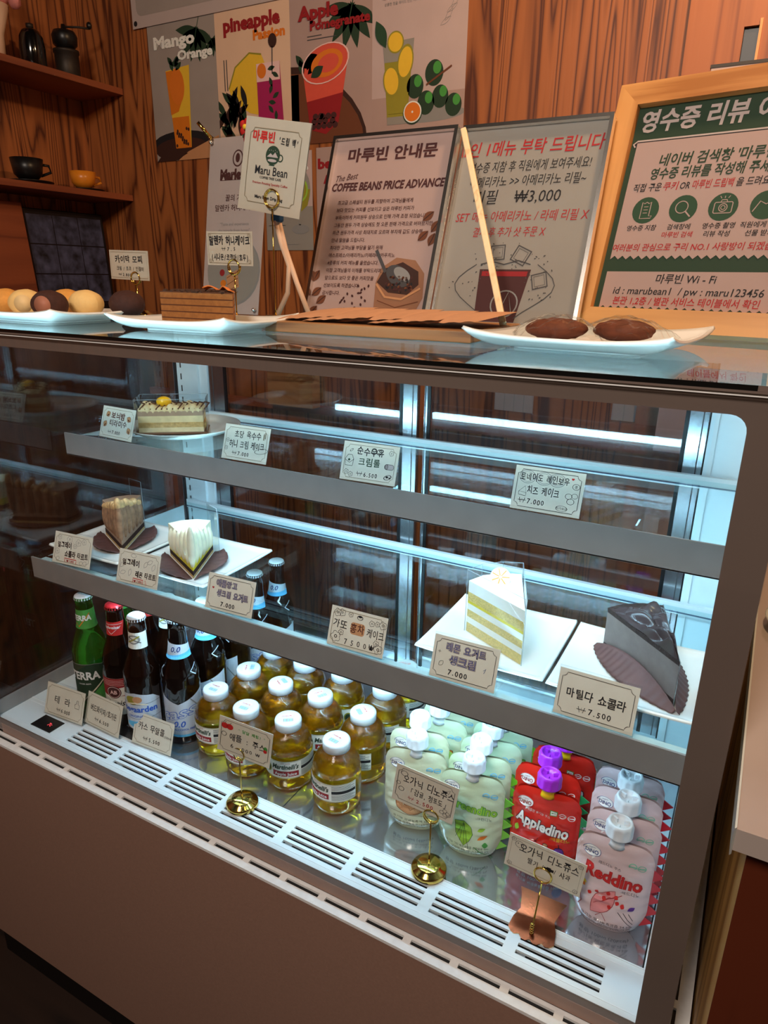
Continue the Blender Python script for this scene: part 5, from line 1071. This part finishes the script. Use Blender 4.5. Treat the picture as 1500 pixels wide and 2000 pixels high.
mb.grid(lambda a, b: ((a-.5)*w, -.001-bulge(a, b), b*h), 16, 16, 'paper_t'); mb.grid(lambda a, b: ((.5-a)*w, .001+bulge(a, b), b*h), 16, 16, 'paper_t')
p = Pr(); p.notch(-w/2+.012, w/2-.012, .012, h-.014, .006, .0008, 'inkol'); p.hand('마루빈', -.020, h*.80, .016, 'red', .042, .03); p.hand("'드립 백'", .024, h*.775, .012, 'ink', .036, .02, rot=-4)
p.ell(0, h*.62, .0125, .0125, 'dgreen', 1); p.ell(.0135, h*.60, .005, .005, 'dgreen', 1, hole=.7); p.poly([(-.010, h*.60), (-.004, h*.64), (0, h*.62), (.004, h*.655), (.010, h*.60)], 'paper_w', 2); p.ell(0, h*.565, .008, .002, 'paper_w', 2); p.rect(-.005, .005, h*.51, h*.52, 'dgreen', 1)
for k in range(5): p.ell(-.007+.0035*k, h*.67+.002*math.sin(k*3), .0005, .0005, 'paper_w', 2)
p.text('Maru Bean', 0, h*.455, .0165, 'ink', .006, width=.058); p.text('COFFEE TREE CAFE', 0, h*.375, .0045, 'ink', .01); p.text('Premium Roasting Specialty Coffee', 0, h*.315, .0045, 'inkr', .006); p.text('Maru Bean Drip Bag', 0, h*.165, .0062, 'ink', .02)
p.put(mb, lambda u, v, l: (u, -.0013-bulge(min(1, max(0, u/w+.5)), min(1, max(0, v/h)))-.0002*l, v), .008); mb.build('bag', t)
# strap with blue clip behind the drip bag
t = thing('strap', 'beige strap loop with a blue clip hanging behind the drip bag', 'strap', (-.690, .345, ZT))
MB().tube([(-.004, .0, .150), (.004, .0, .120), (.018, .0, .085), (.014, .0, .045), (-.010, .0, .006)], .004, 'paper_cr').tube([(-.001, .003, .150), (.010, .003, .110), (.030, .003, .060), (.056, .003, .004)], .004, 'paper_cr').build('strap_loop', t)
MB().box(-.012, .006, -.004, .008, .148, .196, 'teal').build('clip', t, bevel=.003); MB().tube([(-.008, 0, .010), (-.014, 0, .0)], .005, 'gold').build('ferrule', t)

# ------------------------------------------------------------ food on top of the case
gT = None
square_plate((-.990, .150, ZT), 0, 'white upturned plate carrying the row of mochi at the left end', .230, .168, .0172, gT, .42, .0035, .74)
square_plate((-.672, .150, ZT), 1, 'white upturned plate under the layered honey cake', .200, .158, .0172, gT, .42, .0035, .70)
square_plate((-.172, .222, ZT), -5, 'white upturned plate with two wrapped cookies, nearest the camera', .214, .212, .0178, gT, .45, .0035, .70)
food('mochi_y', (240, 200, 130), .7, .05, 60, .2, 300); food('mochi_o', (226, 160, 78), .75, .08, 120, .3, 300); food('mochi_c', (66, 36, 28), .85, .15, 160, .4, 300); food('mochi_in', (238, 206, 150), .6, .04, 60, .1); food('mochi_pk', (172, 112, 90), .6, .05, 60, .1); food('honey_layer', (156, 102, 52), .8, .12, 200, .5, 300); food('honey_cream', (92, 52, 26), .7, .1, 100, .3); food('crumb', (70, 42, 26), .9, .3, 300, .8, 400); food('cookie', (112, 58, 38), .7, .2, 90, .6, 140); food('kraft_paper', (200, 146, 108), .75, .05, 60, .15, 120); food('flake', (232, 130, 60), .6, .1, 120, .4)
def mochi(x, y, mat, cut, label, r=.026, face=0):
    t = thing('mochi', label, 'mochi', (x, y, ZT+.0052), R(face), 'mochi on the white plate')
    def f(d):
        return 1+.012*math.sin(9*d.x+5*d.y)
    mb = MB().ball((0, 0, .0200), (r, r, .0205), mat, nu=28, nv=18, fn=f)
    if cut:
        mb.v = [(a, max(b, -r*.72), c) for a, b, c in mb.v]
    mb.build('mochi_skin', t)
    if cut: MB().lathe([(0, 0), (.0125, 0), (.0128, .0006), (0, .0014)], cut, Matrix.Translation((0, -r*.718, .020)) @ Matrix.Rotation(R(90), 4, 'X'), 28).build('filling', t)
mochi(-1.058, .126, 'mochi_o', None, 'tan mochi at the very left edge of the picture')
mochi(-1.003, .122, 'mochi_y', 'mochi_in', 'pale cream mochi with a cut face, second from the left', face=40)
mochi(-.940, .115, 'mochi_c', 'mochi_pk', 'dark cocoa mochi showing a pinkish filling', face=22)
mochi(-.993, .186, 'mochi_o', None, 'tan mochi half hidden behind the cocoa mochi with filling')
mochi(-.935, .175, 'mochi_y', None, 'whole pale cream mochi between the two cocoa ones')
mochi(-.886, .2105, 'mochi_c', None, 'whole dark cocoa mochi at the right end of the row', .0268)
# honey cake
c = (-.660, .150); t = thing('honey_cake', 'layered honey cake wedge with dark crumbs and an orange flake', 'cake', (c[0], c[1], ZT+.0082)); tip, L, Rr = local(c, (-.665, .205), (-.722, .122), (-.598, .122))
mb = MB()
for k in range(5): z0 = .0082*k; wedge(mb, tip, L, Rr, [(z0, z0+.0066, 'honey_layer'), (z0+.0066, z0+.0082, 'honey_cream')], 1, 0)
mb.build('layers', t)
mb = MB(); r = random.Random(2)
for k in range(110):
    a, b = r.random(), r.random(); a, b = (1-a, 1-b) if a+b > 1 else (a, b)
    mb.ball((tip[0]+(L[0]-tip[0])*a+(Rr[0]-tip[0])*b, tip[1]+(L[1]-tip[1])*a+(Rr[1]-tip[1])*b, .0418), (.004, .004, .0022), 'crumb', nu=6, nv=4)
o = mb.build('crumbs', t); o['kind'] = 'stuff'
MB().grid(lambda u, v: (.004+.052*u, -.010-.008*v+.006*math.sin(u*5), .0440+.0025*math.sin(u*11)+.002*v), 16, 4, 'flake').build('orange_flake', t, solid=.0016)
# board with coffee packets
t = thing('wooden_tray', 'flat oak board under the kraft coffee packets', 'board', (-.445, .268, ZT)); MB().box(-.147, .147, -.091, .091, 0, .0135, 'board_wood').build('plank', t, bevel=.0015)
for k, (x, y, rz, tl) in enumerate(((-.545, .262, 4, 4.5), (-.494, .254, 2, 4.5), (-.443, .260, 1, 4.5), (-.392, .252, -2, 4.5), (-.342, .256, -4, 4.5))):
    w, h = .098, .125
    t = thing('coffee_packet', ['kraft coffee packet at the left end of the oak board', 'kraft coffee packet second from left on the oak board', 'kraft coffee packet in the middle of the oak board', 'kraft coffee packet second from right on the oak board', 'kraft coffee packet at the right end of the oak board'][k], 'coffee packet', (x, y, ZT+.0165+.0004*k), rot=(R(3), R(-tl), R(rz)), group='kraft packets on the oak board')
    mb = MB(); bl = lambda a, b: .0052*max(0, math.sin(math.pi*a)*math.sin(math.pi*b))**.5
    mb.grid(lambda a, b: ((a-.5)*w, (b-.5)*h,   .0052+bl(a, b)+.0006*math.sin(a*30)*(1-b)), 14, 14, 'kraft_paper'); mb.grid(lambda a, b: ((.5-a)*w, (b-.5)*h,   .0048-bl(a, b)*.1), 10, 10, 'kraft_paper'); mb.build('packet', t)
# cookies in clear bags
for x, y, rz, l in ((-.207, .200, 20, 'wrapped dark cookie on the left of the front plate'), (-.139, .222, -25, 'wrapped dark cookie on the right of the front plate')):
    t = thing('wrapped_cookie', l, 'cookie', (x, y, ZT+.0088), R(rz), 'wrapped cookies on the front plate')
    mb = MB().ball((0, 0, .0105), (.033, .030, .0115), 'cookie', nu=26, nv=14, fn=lambda d: 1+.06*math.sin(11*d.x+3*d.z)*math.sin(9*d.y)); mb.build('cookie', t)
    r = random.Random(l); off = [[r.uniform(-.003, .003) for _ in range(16)] for _ in range(16)]
    MB().grid(lambda a, b: ((a-.5)*.092, (b-.5)*.084, .003+.0225*max(0, math.sin(math.pi*a)*math.sin(math.pi*b))**.5+off[int(a*15)][int(b*15)]*.7), 15, 15, 'film', smooth=False).build('clear_bag', t)
t = thing('wooden_stick', 'long pale wooden stick leaning across the refill notice', 'stick', (-.302, .297, ZT+.0150))
a, b = Vector((0, 0, 0)), Vector((-.1495, .195, .2645)); d = (b-a); q = d.to_track_quat('Z', 'Y').to_matrix().to_4x4()
MB().prism(rrect(-.0048, .0048, -.0042, .0042, .0015), 0, d.length, 'stick_wood', q @ Matrix.Rotation(R(60), 4, 'Z')).build('shaft', t)

# ------------------------------------------------------------ left wall shelves and what stands there
for z, l in ((2.0, 'upper wooden wall shelf with a dark bottle and coffee mill'), (1.693, 'lower wooden wall shelf with a black and an orange cup')):
    t = thing('wall_shelf', l, 'shelf', (-2.02, .45, z-.018), group='wall shelves on the left wall'); MB().box(-.0995, .1, -.75, .7495, 0, .018, 'shelf_wood').build('board', t, bevel=.001)
M['glaze_b'] = pm('black_glaze', (20, 18, 18), .35, var=.05); M['glaze_o'] = pm('orange_glaze', (226, 136, 36), .3, var=.04); M['bottle_b'] = pm('black_bottle', (12, 11, 12), .12, coat=.5); M['iron'] = pm('mill_iron', (58, 50, 44), .5, .6, var=.1, scale=80); M['petal'] = pm('dried_petals', (206, 128, 120), .8, var=.15)
t = thing('dark_bottle', 'glossy black round bottle on the upper wall shelf', 'bottle', (-2.0, .952, 2.0005)); MB().lathe([(0, 0), (.030, 0), (.034, .006), (.035, .06), (.032, .085), (.024, .100), (.014, .106), (0, .107)], 'bottle_b', seg=32).build('bottle_body', t); MB().lathe([(0, .107), (.010, .1068), (.010, .118), (0, .119)], 'iron', seg=20).build('stopper', t)
t = thing('coffee_mill', 'dark hand coffee mill with crank on the upper wall shelf', 'coffee mill', (-1.985, 1.055, 2.0005)); MB().lathe([(0, 0), (.036, 0), (.036, .004), (.034, .007), (.034, .066), (.037, .068), (.037, .075), (0, .076)], 'iron', seg=32).build('jar', t); MB().lathe([(.020, .076), (.034, .090), (.036, .112), (.030, .124), (.008, .128), (.006, .142), (0, .143)], 'glaze_b', seg=28).build('hopper', t); MB().tube([(0, 0, .136), (.03, .03, .139), (.050, .052, .138)], .003, 'iron').build('crank', t); MB().ball((.050, .052, .146), (.008, .008, .010), 'glaze_b', nu=12, nv=8).build('crank_knob', t)
t = thing('dried_flowers', 'bunch of pink dried flowers in paper above the black bottle', 'flowers', (-2.05, .872, 2.0005)); mb = MB(); r = random.Random(1)
mb.lathe([(0, 0), (.022, 0), (.026, .08), (.048, .15)], 'paper_cr', seg=18); mb.build('paper_wrap', t); mb = MB()
for k in range(16): mb.ball((r.uniform(-.05, .05), r.uniform(-.06, .06), .165+r.uniform(-.012, .045)), r.uniform(.014, .024), 'petal', nu=10, nv=7, fn=lambda d: 1+.15*math.sin(9*d.x)*math.sin(9*d.y+4*d.z))
o = mb.build('blossom', t); o['kind'] = 'stuff'
def mug(loc, rz, label, mat, r, h):
    t = thing('cup', label, 'cup', loc, R(rz)); MB().lathe([(0, .006), (r*.55, .005), (r*.86, .020), (r, h), (r*.93, h), (r*.80, .024), (0, .012)], mat, seg=36).build('bowl', t)
    MB().tube([(r*.90, 0, h*.80), (r*1.35, 0, h*.78), (r*1.45, 0, h*.5), (r*.80, 0, h*.30)], .004, mat).build('handle', t); return t
mug((-2.0, .882, 1.7015), 70, 'black cup on a dark saucer on the lower wall shelf', 'glaze_b', .045, .062); tag(MB().lathe([(0, 0), (.040, 0), (.068, .007), (.068, .009), (.04, .0075), (0, .0075)], 'glaze_b', seg=40).build('saucer', loc=(-2.0, .882, 1.6935)), 'dark saucer under the black cup', 'saucer')
mug((-2.0, 1.075, 1.6995), 75, 'upside down orange cup on the lower wall shelf', 'glaze_o', .040, .052); tag(MB().lathe([(0, 0), (.04, 0), (.062, .0055), (.062, .0070), (.04, .0055), (0, .0055)], 'glaze_b', seg=40).build('saucer', loc=(-2.0, 1.075, 1.6935)), 'dark saucer under the orange cup', 'saucer')
t = thing('low_cabinet', 'dark cabinet along the left wall under the screen', 'cabinet', (-2.0, .6, 0)); MB().box(-.118, .12, -.6, .58, .0, 1.30, 'dark_wood').build('cabinet_body', t)
M['screen'] = pm('screen_glass', (20, 20, 28), .2, var=.3, scale=20); M['cctv'] = pm('screen_picture', (56, 58, 78), .5, var=.9, scale=26, emit=.03)
t = thing('monitor', 'dark security monitor with a grid of camera pictures under the wall shelf', 'monitor', (-2.02, 1.02, 1.3005), rot=(0, R(-4), 0)); MB().box(-.018, 0, -.150, .150, .03, .335, 'black').build('housing', t, bevel=.003); MB().box(-.03, .02, -.06, .06, 0, .03, 'black').build('stand', t)
sc_ = MB().box(0, .0012, -.142, .142, .045, .325, 'screen').build('screen', t)
mb = MB()
for i in range(3):
    for j in range(3): mb.box(.0012, .0016, -.138+.093*i, -.138+.093*i+.090, .058+.088*j, .058+.088*j+.084, 'cctv')
mb.build('camera_picture', sc_)
t = thing('wood_panel', 'reddish wooden panel left of the security monitor', 'panel', (-2.0, .67, 1.3005), rot=(0, R(-5), 0)); MB().box(-.009, .009, -.19, .19, 0, .345, 'leanboard').build('panel', t, bevel=.002)

# ------------------------------------------------------------ counter at the right
t = thing('service_counter', 'counter with beige worktop and pale wood edge right of the display case', 'counter', (.50, .45, 0))
M['worktop'] = pm('beige_worktop', (176, 164, 158), .18, var=.03, scale=10, coat=.3); M['edge_s'] = pm('worktop_edge', (206, 214, 210), .3, var=.04, scale=30)
MB().prism([(-.459, -.535), (.9, -.535), (.9, .62), (-.445, .62)], 1.040, 1.060, 'worktop').build('worktop', t); MB().prism([(-.4605, -.537), (-.459, -.535), (-.445, .62), (-.4475, .62)], 1.036, 1.0615, 'edge_s').build('edge_strip', t)
MB().box(-.447, -.432, -.515, .62, 0, 1.0395, 'gold_wood').build('side_panel', t); MB().box(-.447, .9, -.5165, -.5152, 0, 1.0395, 'red_wood').build('front_panel', t)
t = thing('glass_coaster', 'round glass dish on the worktop at the right edge', 'dish', (.118, .30, 1.0605)); MB().lathe([(0, .002), (.045, .002), (.062, .006), (.066, .012), (.063, .012), (.058, .007), (.04, .005), (0, .005)], 'edge_s', seg=48).build('dish_body', t)
